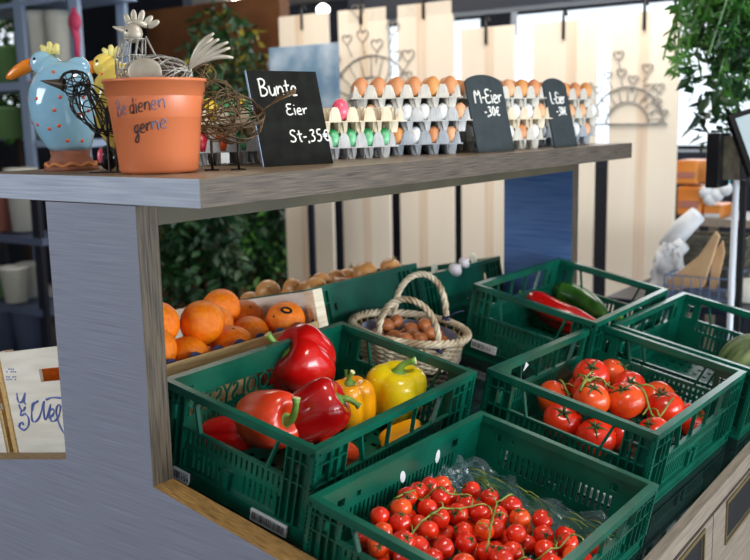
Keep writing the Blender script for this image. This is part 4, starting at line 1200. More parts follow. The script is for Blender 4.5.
def loft(b, secs, n=24):
    """secs: (cx, cy, z, rx, ry)"""
    rings = [[b.bm.verts.new((cx + rx * math.cos(2 * PI * j / n), cy + ry * math.sin(2 * PI * j / n), z)) for j in range(n)] for cx, cy, z, rx, ry in secs]
    for A, B in zip(rings, rings[1:]):
        for j in range(n): b.bm.faces.new([A[j], A[(j + 1) % n], B[(j + 1) % n], B[j]])
    b.bm.faces.new(rings[0][::-1]); b.bm.faces.new(rings[-1])
def ceramic_hen(x, y, glaze, label, sc_=1.0, seed=0, flip=1, tail=True):
    t = thing('ceramic_hen', label, 'figurine', M=frame(x, y) @ Matrix.Scale(sc_, 4))
    # foot
    b = MB(); b.lathe([(0, 0), (.058, 0), (.056, .006), (.046, .018), (.040, .030), (.042, .042), (0, .042)], 36); b.build('foot', CLAYB, t, smooth=True)
    b = MB()
    for k in range(40):
        a = 2 * PI * k / 40
    pts = [(.0515 * math.cos(a), .0515 * math.sin(a), .012 + .003 * math.sin(9 * a)) for a in [2 * PI * i / 90 for i in range(90)]]
    b.tube(pts, .0045, 6, closed=True); b.build('foot_trim', CLAYO, t, smooth=True)
    # body: a fat pear shape leaning slightly, shoulders broad, neck towards the head
    b = MB()
    secs = [(0, 0, .042, .041, .041), (-.002, 0, .052, .048, .047), (-.006, 0, .08, .060, .056), (-.009, 0, .11, .067, .062), (-.010, 0, .14, .070, .064), (-.008, 0, .17, .068, .062), (-.004, 0, .195, .062, .056),
            (.0, 0, .212, .052, .046), (.002, 0, .224, .036, .032), (.003, 0, .229, .016, .014)]
    loft(b, secs, 40); b.build('body', glaze, t, smooth=True)
    b = MB()
    b.tube([(-.018, 0, .200), (-.030, 0, .215), (-.040, 0, .226)], [.034, .028, .026], 20)
    b.ell((-.044, 0, .226), (.027, .024, .026), 24, 16)
    b.build('head', glaze, t, smooth=True)
    if tail:
        b = MB(); b.tube([(.018, 0, .205), (.032, 0, .222), (.046, 0, .230)], [.026, .018, .010], 14); b.ell((.030, 0, .216), (.026, .02, .022), 16, 12); b.build('tail', glaze, t, smooth=True)
    b = MB(); b.tube([(-.062, 0, .226), (-.080, 0, .220), (-.100, 0, .210), (-.116, 0, .200), (-.124, 0, .197)], [.013, .0145, .0125, .009, .003], 14); b.build('beak', GORA, t, smooth=True)
    b = MB()
    for k, (dx, h) in enumerate(((-.040, .012), (-.028, .020), (-.016, .016))):
        b.tube([(dx, 0, .244), (dx + .002, 0, .250 + h * .5), (dx + .006 * (k - 1), 0, .250 + h)], [.009, .008, .004], 10)
    b.build('comb', GCOMB, t, smooth=True)
    MB().ell((-.054, -.020, .234), .0035, 10, 8).build('eye', BLACK, t, smooth=True)
    dots(t, None, secs, 17, seed)
    return t
ceramic_hen(-.545, .150, GBLU, 'glossy light blue ceramic hen with orange beak and red dots', .99, 3)
ceramic_hen(-.552, .315, GYEL, 'yellow ceramic hen with red dots, standing behind the blue one', 1.0, 8)
# wire bird left of the pot
rn = random.Random(4)
wb = thing('wire_bird', 'black wire bird with a pointed beak left of the flower pot', 'figurine', M=frame(-.352, .100))
b = MB()
S = Matrix.Rotation(math.radians(38), 3, 'Y')
wireball(b, (-.058, 0, .172), (.030, .026, .026), 11, .0011, rn)
wireball(b, (-.012, 0, .120), (.066, .040, .040), 15, .0012, rn, S)
wireball(b, (.045, 0, .100), (.050, .030, .040), 9, .0012, rn, S)
b.build('wire_body', BLKW, wb, smooth=True)
b = MB(); b.lathe([(.012, 0), (.0008, .046)], 14, M=Matrix.Translation((-.080, 0, .172)) @ zdir((-1, 0, .18))); b.build('beak', mat('beak_metal', srgb(70, 58, 48), rough=.4, metal=.3), wb, smooth=True)
b = MB(); b.tube([(-.002, 0, .0), (-.002, 0, .11)], .003, 8); b.tube([(.010, .01, .0), (.010, .01, .11)], .0022, 8)
b.box(-.04, .028, -.012, .012, 0, .002); b.build('stand', BLKW, wb)
tl = MB(); tl.box(-.045, -.044, 0, .001, 0, .001)
tl.bm.free()
# pink blossom ornament hanging behind is part of the shelf goods
eg = thing('decorated_egg', 'small pink and dark glossy egg behind the black wire bird', 'ornament', M=frame(-.44, .165, .026))
MB().ell((0, 0, 0), (.020, .018, .026), 20, 14).build('shell', BLKGL, eg, smooth=True)
MB().ell((-.011, -.009, .004), (.009, .009, .016), 14, 10).build('pink_patch', EGGP, eg, smooth=True)

# rusty wire hen right of the pot
rn = random.Random(9)
wh = thing('wire_hen', 'rusty brown wire hen with a long wire tail in front of the coloured eggs', 'figurine', M=frame(-.164, .226))
b = MB()
wireball(b, (-.040, 0, .182), (.030, .028, .030), 8, .0013, rn)
wireball(b, (-.012, 0, .135), (.054, .042, .046), 9, .0013, rn, Matrix.Rotation(math.radians(45), 3, 'Y'))
wireball(b, (.014, 0, .100), (.066, .048, .048), 15, .0013, rn)
for k in range(9):
    o_ = rn.uniform(-1, 1); b.tube([(.060, o_ * .02, .10 + o_ * .008), (.090, o_ * .012, .122), (.115, o_ * .010, .140 + o_ * .006), (.145, o_ * .006, .150 + o_ * .004)], .0014, 5)
b.build('wire_body', RUSTW, wh, smooth=True)
for x in (-.024, .028):
    b = MB(); b.tube([(x, 0, 0.001), (x, 0, .062)], .0026, 8)
    for d in ((-.014, -.008), (.014, -.008), (0, .014)): b.tube([(x, 0, .0022), (x + d[0], d[1], .0018)], .0018, 6)
    b.build('leg', BLKW, wh, smooth=True)
MB().box(.002, .018, -.0505, -.0495, .016, .036).build('paper_tag', LABW, wh)
# zinc wire hen in the pot
rn = random.Random(14)
zh = thing('wire_hen', 'silvery wire hen with plate comb and fanned tail sitting in the flower pot', 'figurine', M=frame(PX + .004, PY, .006))
b = MB()
secs = [(-.034, .245, .0215, .018), (-.040, .215, .026, .022), (-.036, .190, .034, .028), (-.026, .172, .046, .034)]
for cx, z, rx, ry in secs:
    b.tube([(cx + rx * math.cos(a), ry * math.sin(a), z) for a in [2 * PI * i / 24 for i in range(24)]], .0011, 5, closed=True)
for k in range(12):
    a = 2 * PI * k / 12; b.tube([(cx + rx * math.cos(a), ry * math.sin(a), z) for cx, z, rx, ry in secs], .0011, 5)
for k in range(46):
    i = rn.randrange(3); a0 = rn.random() * 6.28; a1 = a0 + rn.uniform(-1.2, 1.2); A = secs[i]; B = secs[i + 1]
    b.tube([(A[0] + A[2] * math.cos(a0), A[3] * math.sin(a0), A[1]), ((A[0] + B[0]) / 2 + (A[2] + B[2]) / 2 * math.cos((a0 + a1) / 2), (A[3] + B[3]) / 2 * math.sin((a0 + a1) / 2), (A[1] + B[1]) / 2), (B[0] + B[2] * math.cos(a1), B[3] * math.sin(a1), B[1])], .0008, 4)
wireball(b, (.004, 0, .178), (.066, .038, .036), 30, .0009, rn)
b.tube([(-.058, 0, .25), (-.072, 0, .21), (-.072, 0, .18)], .0018, 6); b.tube([(-.012, 0, .25), (.004, 0, .215), (.03, 0, .185), (.07, 0, .195)], .0018, 6)
b.tube([(.07, 0, .195), (.071, 0, .165)], .0018, 6)
b.build('wire_body', ZINCW, zh, smooth=True)
b = MB(); b.ell((-.036, 0, .256), (.019, .013, .018), 20, 12)
b.build('head', ZINCP, zh, smooth=True)
MB().lathe([(.009, 0), (.001, .024)], 10, M=Matrix.Translation((-.050, 0, .261)) @ zdir((-1, 0, .35))).build('beak', ZINCP, zh, smooth=True)
MB().ell((-.044, -.0115, .260), .0025, 8, 6).build('eye', BLACK, zh, smooth=True)
b = MB()
for k, (x, z, a) in enumerate(((-.044, .284, -.3), (-.032, .291, 0), (-.018, .290, .35), (-.006, .282, .8), (.004, .276, 1.1))):
    b.ell((0, 0, 0), (.0062, .003, .013), 14, 8, None); b.bm.verts.ensure_lookup_table()
    nv_ = len(b.bm.verts); vs = b.bm.verts[nv_ - (7 * 14 + 2):]
    MMx = Matrix.Translation((x, 0, z - .004)) @ Matrix.Rotation(a, 4, 'Y')
    for v in vs: v.co = MMx @ v.co
b.tube([(-.046, 0, .273), (-.030, 0, .277), (-.008, 0, .270)], .0055, 8)
b.build('comb', ZINCP, zh, smooth=True)
b = MB(); b.ell((-.008, -.040, .182), (.032, .003, .026), 24, 10); b.build('wing', ZINCP, zh, smooth=True)
for k, (ex, ez, bx, bz) in enumerate(((.120, .251, .084, .222), (.128, .241, .088, .212), (.144, .236, .095, .208), (.146, .226, .096, .202), (.150, .208, .100, .206), (.112, .246, .080, .214))):
    b = MB(); y0 = (k - 2.5) * .004
    pts = []
    for i in range(11):
        q = i / 10; p = Vector((.066, 0, .186)) * (1 - q) ** 2 + Vector((bx, y0, bz + .012)) * 2 * q * (1 - q) + Vector((ex, y0 * 2, ez)) * q * q; pts.append(p)
    b.tube(pts, [.0012 + .0042 * math.sin(PI * min(1, i / 10 * .92)) for i in range(11)], 8)
    b.build('tail_feather', ZINCP, zh, smooth=True)
for x in (-.012, .016): MB().tube([(x, 0, 0), (x, 0, .150)], .0025, 6).build('leg', ZINCW, zh)

# ------------------------------------------------------------------ room
FZ, CZ = -1.55, 1.22
struct(MB().box(-8.5, 4, -3, 7, FZ - .05, FZ).build('floor', FLOOR))
struct(MB().box(-8.5, 4, -3, 6.2, CZ, CZ + .05).build('ceiling', CEIL))
struct(MB().box(-8.5, 4, -3.1, -3.0, FZ, CZ).build('wall_front', CEIL))
struct(MB().box(-8.6, -8.5, -3.1, 4.3, FZ, CZ).build('wall_side', CEIL))
YW = 6.0
T = Matrix(((1, 0, 0, 0), (0, 0, 1, 0), (0, 1, 0, 0), (0, 0, 0, 1)))     # (x, z-as-y)
def px2(px, py, Y): p = hit(px, py, 1, Y); return p.x, p.z
xa, za = px2(386, 148, YW); xb, _ = px2(900, 148, YW); _, zt_ = px2(560, 9, YW)
def vsheet(x0, x1, z0, z1, holes, y0, y1, name, m):
    b = MB()
    sheet(b, x0, x1, z0, z1, holes, y0, y1, Matrix.Identity(4))
    return b.build(name, m)
struct(vsheet(-7, 4, FZ, CZ, [(xa, xb, za, zt_)], YW, YW + .1, 'wall_back', WALLD))
w = vsheet(xa - .05, xb + .05, za - .04, zt_ + .04, [(xa + .02, xb - .02, za + .02, zt_ - .02)], YW - .04, YW - .001, 'window_1', FRAMD); struct(w)
gp = MB().box(xa, xb, YW + .04, YW + .045, za, zt_).build('window_glass', mat('clear_glass', srgb(240, 246, 250), rough=.02, trans=1, ior=1.02, alpha=.25), w)
# brown wall with dark side wall on the left
x0, z0 = px2(150, 8, 3.9); x1, _ = px2(280, 17, 3.9)
struct(MB().box(x0 - .05, x1, 3.9, 4.0, FZ, z0 * .98).build('wall_brown', WALLB))
wx0, wz1 = px2(-12, 18, 4.3); wx1, wz0 = px2(27, 140, 4.3)
struct(vsheet(-8.5, x0 - .06, FZ, CZ, [(wx0, wx1, wz0, min(wz1, CZ - .03))], 4.3, 4.4, 'wall_left', WALLD))
wf = MB(); [wf.box(xx, xx + .04, 4.27, 4.299, wz0, min(wz1, CZ - .03)) for xx in (wx0, wx1 - .04)]; wf.box(wx0 + .041, wx1 - .041, 4.27, 4.299, wz0, wz0 + .04); struct(wf.build('window_2', RACK))

# pale hanging boards
YB_ = 3.4
bl = [(283, 331, 14), (341, 389, 8), (399, 453, 2), (461, 513, 27), (532, 594, 21), (608, 676, 11)]
wl = ['leftmost, left of the slate sign top', 'second from the left above the onions', 'third from the left, above the willow basket', 'fourth from the left, with a hook at its top', 'fifth from the left behind the L-Eier sign', 'rightmost and widest, with the wire hearts before it']
for k, (a, c, tpx) in enumerate(bl):
    xx0, _ = px2(a, 150, YB_); xx1, _ = px2(c, 150, YB_); _, zt = px2((a + c) / 2, tpx, YB_)
    t = thing('hanging_board', 'tall pale wooden board, ' + wl[k], 'board', ((xx0 + xx1) / 2, YB_ + .012, -1.30), group='pale boards hung in a row')
    w_ = (xx1 - xx0) / 2
    MB().box(-w_, w_, -.012, .012, 0, zt + 1.30).build('board', BOARD, t, bevel=.004)
    q = (-.15, .05, -.1, .1, .25, .0)[k] * w_; MB().box(q - w_ * .17, q + w_ * .17, -.0128, -.0119, .002, zt + 1.296).build('heartwood_streak', mat('heartwood', srgb(216, 192, 168), srgb(230, 212, 190), scale=3, stretch=(9, 1, .4), rough=.6), t)
    b = MB(); h = zt + 1.30
    b.tube([(0, -.02, h - .09), (0, -.02, h + .03), (0, .0, h + .06), (0, .02, h + .03)], .008, 8); b.build('hook', BLACK, t, smooth=True)
xx0, _ = px2(392, 0, 3.42); _, zb_ = px2(560, 5, 3.42)
struct(MB().box(xx0 - .3, 3, 3.40, 3.60, zb_ + .01, zb_ + .25).build('trim_1', FRAMD))
xx0, zb2 = px2(480, 37, 5.2); xx1, _ = px2(511, 37, 5.2)
struct(MB().box(xx0, xx1, 5.2, 5.3, zb2, CZ).build('trim_2', FRAMD))
# floor-standing dark cupboard row behind the boards
xx0, _ = px2(340, 200, 5.0); xx1, zc = px2(900, 152, 5.0)
cb = thing('sideboard', 'dark sideboard standing behind the pale boards under the window', 'cabinet', ((xx0 + xx1) / 2, 5.2, FZ))
wd_ = (xx1 - xx0) / 2
MB().box(-wd_, wd_, -.2, .2, 0, zc - FZ).build('body', WALLD, cb, bevel=.01)
for k in range(5): MB().box(-wd_ + .05 + k * wd_ * 2 / 5, -wd_ - .0 + (k + 1) * wd_ * 2 / 5, -.215, -.201, .1, zc - FZ - .1).build('door', RACKD, cb)

# wire heart decorations
def heart(b, c, s, r):
    pts = []
    for i in range(26):
        a = 2 * PI * i / 26; x = 16 * math.sin(a) ** 3 / 17; z = (13 * math.cos(a) - 5 * math.cos(2 * a) - 2 * math.cos(3 * a) - math.cos(4 * a)) / 17
        pts.append((c[0] + x * s, c[1], c[2] + z * s))
    b.tube(pts, r, 6, closed=True)
def heart_arch(cx, cy, Y, k, label):
    x, z = px2(cx, cy, Y); sc2 = (px2(cx + 10, cy, Y)[0] - x) / 10 * k
    t = thing('wire_heart_arch', label, 'decoration', (x, Y, z)); b = MB()
    for rr in (25, 42):
        b.tube([(rr * sc2 * math.cos(a), 0, rr * sc2 * math.sin(a)) for a in [PI * i / 30 for i in range(31)]], .0045, 6)
    for i in range(11):
        a = PI * (i + .5) / 11; b.tube([(25 * sc2 * math.cos(a), 0, 25 * sc2 * math.sin(a)), (42 * sc2 * math.cos(a), 0, 42 * sc2 * math.sin(a))], .0026, 5)
    b.tube([(-46 * sc2, 0, 0), (46 * sc2, 0, 0)], .005, 6)
    b.build('arch', HEARTW, t, smooth=True)
    for hx, hz, s in ((-48, 44, 6), (-12, 78, 6.5), (-8, 58, 6), (6, 50, 6), (22, 62, 6.5), (24, 40, 6), (36, 40, 6), (34, 24, 5.5), (42, 12, 5), (-36, 40, 5), (-24, 56, 5)):
        b = MB(); heart(b, (hx * sc2, 0, hz * sc2), s * sc2, .003)
        b.tube([(hx * sc2, 0, (hz - s) * sc2), (hx * sc2 * .8, 0, (hz - s - 9) * sc2)], .0026, 5); b.build('heart', HEARTW, t, smooth=True)
    return t
heart_arch(627, 124, 3.393, .85, 'grey wire arch with hearts in front of the widest pale board')
heart_arch(372, 108, 3.393, 1.0, 'grey wire arch with hearts behind the brown eggs at the left boards')

# painting on the left of the boards
x0, zt = px2(268, 48, 3.0); x1, zb = px2(338, 150, 3.0)
pn = thing('painting', 'blurred blue and green picture standing behind the Bunte Eier sign', 'picture', ((x0 + x1) / 2, 3.02, zb - .1))
hw = (x1 - x0) / 2
MB().box(-hw, hw, -.015, .015, 0, zt - zb + .1).build('canvas', PAINT, pn, bevel=.003)
b = MB(); b.box(-hw, hw, .016, .03, -.02, .0); b.box(-.02, .02, .016, .035, FZ - zb + .1, 0); b.build('easel_leg', RACKD, pn)

# trees with leaves
def leaf_cloud(b, c, r, n, size, rnd, droop=.3):
    c = Vector(c)
    for _ in range(n):
        while True:
            p = Vector((rnd.uniform(-1, 1), rnd.uniform(-1, 1), rnd.uniform(-1, 1)))
            if p.length < 1: break
        p = Vector((p.x * r[0], p.y * r[1], p.z * r[2])) + c
        d = Vector((rnd.uniform(-1, 1), rnd.uniform(-1, 1), rnd.uniform(-1, .6) - droop)).normalized()
        s = d.cross(Vector((rnd.uniform(-1, 1), rnd.uniform(-1, 1), rnd.uniform(-1, 1)))).normalized(); nrm = d.cross(s)
        l = size * rnd.uniform(.7, 1.3); w = l * .24
        v = [b.bm.verts.new(q) for q in (p, p + d * l * .5 + s * w + nrm * w * .3, p + d * l, p + d * l * .5 - s * w + nrm * w * .3)]
        m = b.bm.verts.new(p + d * l * .5)
        b.bm.faces.new([v[0], v[1], m]); b.bm.faces.new([v[1], v[2], m]); b.bm.faces.new([v[2], v[3], m]); b.bm.faces.new([v[3], v[0], m])
def tree(px, py, Y, rpx, n, m, m2, label, seed, hang=False, size=.075):
    rnd = random.Random(seed); x, z = px2(px, py, Y); k = abs(px2(px + 10, py, Y)[0] - x) / 10 * .85
    t = thing('indoor_tree', label, 'plant', (x, Y, FZ))
    r = (rpx[0] * k, rpx[0] * k * .8, rpx[1] * k)
    b = MB(); b.tube([(0, 0, .25), (.02, 0, (z - FZ) * .5), (-.03, 0, z - FZ)], [.03, .025, .015], 8)
    for i in range(9):
        a = i * 2.4; zz = z - FZ + r[2] * rnd.uniform(-.8, .6); b.tube([(0, 0, zz - .1), (r[0] * .7 * math.cos(a), r[1] * .7 * math.sin(a), zz + .1)], [.012, .004], 5)
    b.build('trunk', TRUNK, t, smooth=True)
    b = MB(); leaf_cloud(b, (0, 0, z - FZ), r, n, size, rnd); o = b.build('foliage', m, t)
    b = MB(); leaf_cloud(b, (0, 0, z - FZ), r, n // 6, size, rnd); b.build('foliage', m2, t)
    MB().lathe([(0, 0), (.15, 0), (.19, .28), (.17, .28), (.16, .24), (0, .24)], 24).build('planter', POTW if seed % 2 else CLAYB, t, smooth=True)
    return t
tree(225, 95, 3.4, (46, 80), 1300, LEAF1, LEAF3, 'dense dark green indoor tree in front of the brown wall', 3)
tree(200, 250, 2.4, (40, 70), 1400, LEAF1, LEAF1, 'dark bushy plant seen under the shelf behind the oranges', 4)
tree(266, 240, 3.45, (26, 66), 1300, LEAF1, LEAF2, 'dark leafy plant next to the leftmost pale board', 5)
tree(12, 60, 3.6, (34, 60), 900, LEAF2, LEAF1, 'bright green plant beyond the shelf rack on the left', 7)

# hanging plant on the right
x, z = px2(727, -30, 2.75)
hp = thing('hanging_plant', 'large trailing green plant filling the upper right corner', 'plant', (x, 2.75, z))
rnd = random.Random(6); k = abs(px2(732, 60, 2.75)[0] - px2(722, 60, 2.75)[0]) / 10 * .85
MB().lathe([(0, .02), (.12, .02), (.16, .18), (.14, .18), (.11, .05), (0, .05)], 24).build('planter', CLAYB, hp, smooth=True)
st = MB(); lv = MB()
for i in range(80):
    a = rnd.uniform(-1, 1); xx = 47 * k * a; yy = rnd.uniform(-.22, .22); ln = k * rnd.uniform(110, 225) * (1 - .25 * max(0, -a)); 
    pts = []
    for j in range(9):
        q = j / 8; pts.append(Vector((xx * min(1, q * 3) ** .6 + .04 * math.sin(q * 4 + i), yy * min(1, q * 3) ** .6, .16 + .12 * math.sin(min(1, q * 3) * PI) - ln * q)))
    st.tube(pts, .004, 5)
    for j in range(1, 34):
        q = j / 34 * 7.99; p = pts[int(q)].lerp(pts[int(q) + 1], q % 1)
        d = Vector((rnd.uniform(-1, 1), rnd.uniform(-1, 1), rnd.uniform(-1.2, 0))).normalized(); s = d.cross(Vector((rnd.uniform(-1, 1), rnd.uniform(-1, 1), .3))).normalized(); l = rnd.uniform(.035, .065)
        v = [lv.bm.verts.new(c) for c in (p, p + d * l * .5 + s * l * .16, p + d * l, p + d * l * .5 - s * l * .16)]; lv.bm.faces.new(v)
st.build('stems', LEAF2, hp); lv.build('foliage', LEAF2, hp)
b = MB(); leaf_cloud(b, (.02, 0, -.35), (44 * k, .2, .45), 380, .07, rnd); b.build('foliage', LEAF1, hp)
MB().tube([(0, 0, .17), (0, 0, CZ - z)], .006, 6).build('cord', BLACK, hp)

# racks on the left
def rack(Y, posts, shelves, label, m, ms, depth=.35, top=None):
    x0 = px2(min(p[0] for p in posts), 100, Y)[0]; t = thing('shelf_rack', label, 'rack', (x0, Y, FZ))
    inv = Matrix.Translation((-x0, -Y, -FZ))
    for (a, c, ya, yb) in posts:
        p0 = px2(a, (ya + yb) / 2, Y)[0]; p1 = px2(c, (ya + yb) / 2, Y)[0]; zt = px2(a, ya, Y)[1]; zb = px2(a, yb, Y)[1]
        if yb > 330: zb = FZ
        for yy in (0, depth): MB().box(p0, p1, Y + yy, Y + yy + .03, zb, zt).build('post', m, t).matrix_parent_inverse = inv
    for (a, c, ya, yb) in shelves:
        p0 = px2(a, ya, Y)[0]; p1 = px2(c, ya, Y)[0]; zt = px2((a + c) / 2, ya, Y)[1]; zb = px2((a + c) / 2, yb, Y)[1]
        MB().box(p0, p1, Y - .002, Y + depth, min(zt, zb), max(zt, zb)).build('shelf', ms, t).matrix_parent_inverse = inv
    return t
rack(2.5, [(-60, -50, -20, 400), (28, 36, -20, 400), (82, 90, -20, 400)], [(-60, 90, 2, 7), (-60, 36, 84, 92), (36, 90, 140, 147)], 'pale blue metal rack of shop shelves behind the blue ceramic hen', RACK, RACK)
rack(2.2, [(-40, -33, 175, 420), (38, 45, 175, 420)], [(-40, 42, 235, 242), (-40, 42, 303, 310), (-40, 42, 358, 364)], 'dark metal rack of plant pots seen under the shelf on the left', RACKD, RACKS, .3)
def pot_at(px, pyb, w, h, Y, m, label, kind='plant_pot', cat='pot', dy=.12):
    x, z = px2(px, pyb, Y + dy); k = abs(px2(px + 10, pyb, Y + dy)[0] - x) / 10
    r = w / 2 * k * .86; hh = h * k * .84
    z = px2(px, pyb, Y)[1]; t = thing(kind, label, cat, (x, Y + dy, z)); MB().lathe([(0, 0), (r * .78, 0), (r, hh * .92), (r * 1.05, hh * .93), (r * 1.05, hh), (r * .92, hh), (r * .7, hh * .1), (0, hh * .1)], 24).build('pot_body', m, t, smooth=True)
    return t
pot_at(4, 234, 22, 38, 2.2, POTP, 'reddish plant pot on the upper shelf of the dark rack')
pot_at(26, 234, 22, 44, 2.2, POTW, 'tall pale pot beside the reddish pot on the dark rack')
pot_at(8, 302, 15, 18, 2.2, POTG, 'greenish pot on the lower shelf of the dark rack, left one')
pot_at(33, 302, 18, 24, 2.2, POTW, 'white pot on the lower shelf of the dark rack, right one')
pot_at(17, 303, 19, 25, 2.15, POTW, 'cream pot in front, in the middle of the lower shelf', dy=.03)
pot_at(10, 357, 22, 30, 2.2, RACKS, 'dark grey pot low on the dark rack, left')
pot_at(32, 357, 22, 30, 2.2, RACKS, 'dark grey pot low on the dark rack, right')
pot_at(48, 139, 18, 90, 2.5, POTW, 'tall white vase behind the blue hen, left one', 'vase', 'vase')
pot_at(66, 139, 16, 92, 2.5, POTW, 'tall white vase behind the blue hen, right one', 'vase', 'vase')
pot_at(12, 83, 24, 26, 2.5, POTG, 'green glazed pot on the pale rack at the left edge')
pot_at(10, 139, 26, 22, 2.5, POTG, 'green pot behind the tail end of the blue hen at the left edge')
x, z = px2(76, 60, 2.46)
rb = thing('ribbon', 'pink ribbon hanging from the pale rack', 'ribbon', (x, 2.47, z))
b = MB(); b.tube([(0, 0, -.02), (.01, 0, .12), (-.01, 0, .2), (0, 0, .30)], [.012, .02, .028, .012], 8); b.build('band', PINKR, rb, smooth=True)
MB().ell((0, 0, .22), (.05, .03, .06), 14, 10).build('bow', PINKR, rb, smooth=True)

# scale display on its pole
Ys = 2.22
x, z = px2(731, 300, Ys); z = FZ + .35
sd = thing('scale_terminal', 'black shop scale display on a silver pole at the right edge', 'scale', (x, Ys, z - .35))
inv = Matrix.Translation((-x, -Ys, -(z - .35)))
def sdp(b, n, m, **k): o = b.build(n, m, sd, **k); o.matrix_parent_inverse = inv; return o
_, zt = px2(734, 180, Ys)
sdp(MB().tube([(x, Ys, z - .33), (x, Ys, zt)], .011, 16), 'pole', SILV, smooth=True)
sdp(MB().box(x + .014, x + .030, Ys + .0, Ys + .03, z - .33, zt), 'cable_duct', BLACK)
sdp(MB().box(x - .1, x + .12, Ys - .06, Ys + .1, z - .35, z - .33), 'foot', BLACK)
a0 = hit(712, 133, 1, Ys); a1 = hit(723, 187, 1, Ys); 
sdp(MB().box(a0.x, a1.x, Ys - .06, Ys + .07, a1.z, a0.z), 'customer_display', BLKGL, bevel=.004)
c0 = hit(723, 136, 1, Ys); c1 = hit(740, 180, 1, Ys)
sdp(MB().box(c0.x, c1.x, Ys - .01, Ys + .02, c1.z, c0.z), 'bracket', DARKW)
# tilted screen
S0 = hit(727, 116, 1, Ys - .02); S1 = hit(752, 186, 1, Ys - .02); d = (S1 - S0); ln = d.length; d.normalize()
side = cdir(.86, .10, -.1).normalized(); side = (side - d * side.dot(d)).normalized(); nr = d.cross(side)
MS = Matrix(((side.x, nr.x, d.x, S0.x), (side.y, nr.y, d.y, S0.y), (side.z, nr.z, d.z, S0.z), (0, 0, 0, 1)))
sg = -1 if nr.dot(CAM - S0) < 0 else 1
b = MB(); b.box(0, .30, -.012, .012, 0, ln, MS); o = sdp(b, 'screen_housing', BLKGL)
b = MB(); b.box(.018, .285, sg * .0125, sg * .0135, .018, ln - .02, MS); q = b.build('screen', SCREEN, o); q.matrix_parent_inverse = Matrix.Identity(4)

# side table with baskets at the back right
Yt = 2.6
xt, zt = px2(700, 300, Yt)
tb = thing('side_table', 'dark table behind the crates carrying the paper bags', 'table', (xt, Yt, FZ))
MB().box(-.35, .75, -.12, .62, zt - FZ - .03, zt - FZ).build('tabletop', RACKD, tb, bevel=.004)
for a in (-.32, .70):
    for c in (-.09, .57): MB().box(a, a + .03, c, c + .03, 0, zt - FZ - .031).build('leg', RACKD, tb)
# wire basket
def ww(px, py, Y=Yt): return hit(px, py, 1, Y)
A = ww(664, 290); Bq = ww(728, 296); h0 = .09
wbk = thing('wire_basket', 'blue-grey wire basket of flat brown paper bags', 'basket', (A.x, Yt, zt + .001))
W_ = Bq.x - A.x; b = MB()
for zz in (.004, h0 / 2, h0):
    b.tube([(0, 0, zz), (W_, 0, zz), (W_, .26, zz), (0, .26, zz)], .004, 6, closed=True)
for i in range(8):
    for yy in (0, .26): b.tube([(W_ * i / 7, yy, 0.004), (W_ * i / 7, yy, h0)], .0025, 5)
for i in range(7):
    for xx in (0, W_): b.tube([(xx, .26 * i / 6, .004), (xx, .26 * i / 6, h0)], .0025, 5)
    b.tube([(0, .26 * i / 6, .004), (W_, .26 * i / 6, .004)], .0025, 5)
b.build('wire_frame', BLUW, wbk)
def slab(name, pts, Y, th, m, label, cat, group=None):
    P_ = [ww(a, c, Y) for a, c in pts]; o_ = Vector((sum(p.x for p in P_) / len(P_), Y, min(p.z for p in P_)))
    b = MB(); b.prism([(p.x - o_.x, p.z - o_.z) for p in P_], -th / 2, th / 2)
    o = b.build(name, m, bevel=.003); o.location = o_; return tag(o, label, cat, group)
slab('paper_bag', [(664, 284), (700, 255), (716, 231), (720, 236), (704, 286), (702, 288), (666, 289)], Yt + .06, .02, PAPER, 'large folded brown paper bag leaning across the wire basket', 'paper bag')
slab('paper_bag', [(710, 290), (712, 256), (723, 240), (725, 252), (716, 292)], Yt + .10, .012, PAPER, 'narrow brown paper bag standing upright at the right of the wire basket', 'paper bag')
slab('paper_bag', [(702, 288), (703, 262), (707, 262), (707, 289)], Yt + .14, .008, PAPER, 'thin brown paper bag edge between the two bigger ones', 'paper bag')
zt_keep = zt; x, z = px2(703, 296, Yt + .34)
db = thing('wicker_box', 'dark square wicker box behind the paper bags', 'box', (x, Yt + .42, zt + .001))
b = MB(); wq = .17
_, ztop = px2(703, 236, Yt + .34); hh = max(.2, ztop - zt)
for i in range(10):
    z_ = hh * i / 10; z2_ = z_ + hh / 10 - .002; e = .003 if i % 2 else 0
    b.box(-wq - e, wq + e, -.09 - e, -.08, z_, z2_); b.box(-wq - e, wq + e, .08, .09 + e, z_, z2_); b.box(-wq - e, -wq + .01, -.08, .08, z_, z2_); b.box(wq - .01, wq + e, -.08, .08, z_, z2_)
b.box(-wq, wq, -.08, .08, 0, .01)
b.build('weave', DARKW, db)
# white cloth rolls
for i, (pts, r, yy, lab) in enumerate(((((667, 248), (683, 228), (698, 214)), .042, Yt + .30, 'upper pale wrapped roll leaning beside the wicker box'), (((668, 262), (676, 250), (684, 244)), .035, Yt + .24, 'lower pale wrapped roll beside the brown paper bag'))):
    Q = [hit(a, c, 1, yy) for a, c in pts]; t = thing('cloth_roll', lab, 'cloth', Q[0]); b = MB()
    b.tube([q - Q[0] for q in Q], [r, r * 1.08, r * .9], 16); b.build('wrap', WHCLO, t, smooth=True)
    b = MB(); b.tube([Q[0] - Q[0], (Q[0] - Q[1]) * .12], [r * .8, r * .5], 12); b.build('core', WHCLO, t, smooth=True)
b = MB(); rn = random.Random(5)
t = thing('gauze_bundle', 'bluish white crumpled gauze hanging beside the widest board', 'cloth', hit(668, 280, 1, Yt + .2))
b.ell((0, 0, 0), (.07, .05, .16), 24, 18)
for v in b.bm.verts: v.co += Vector((rn.uniform(-1, 1), rn.uniform(-1, 1), rn.uniform(-1, 1))) * .012
b.build('fabric', WHCLO, t, smooth=True)
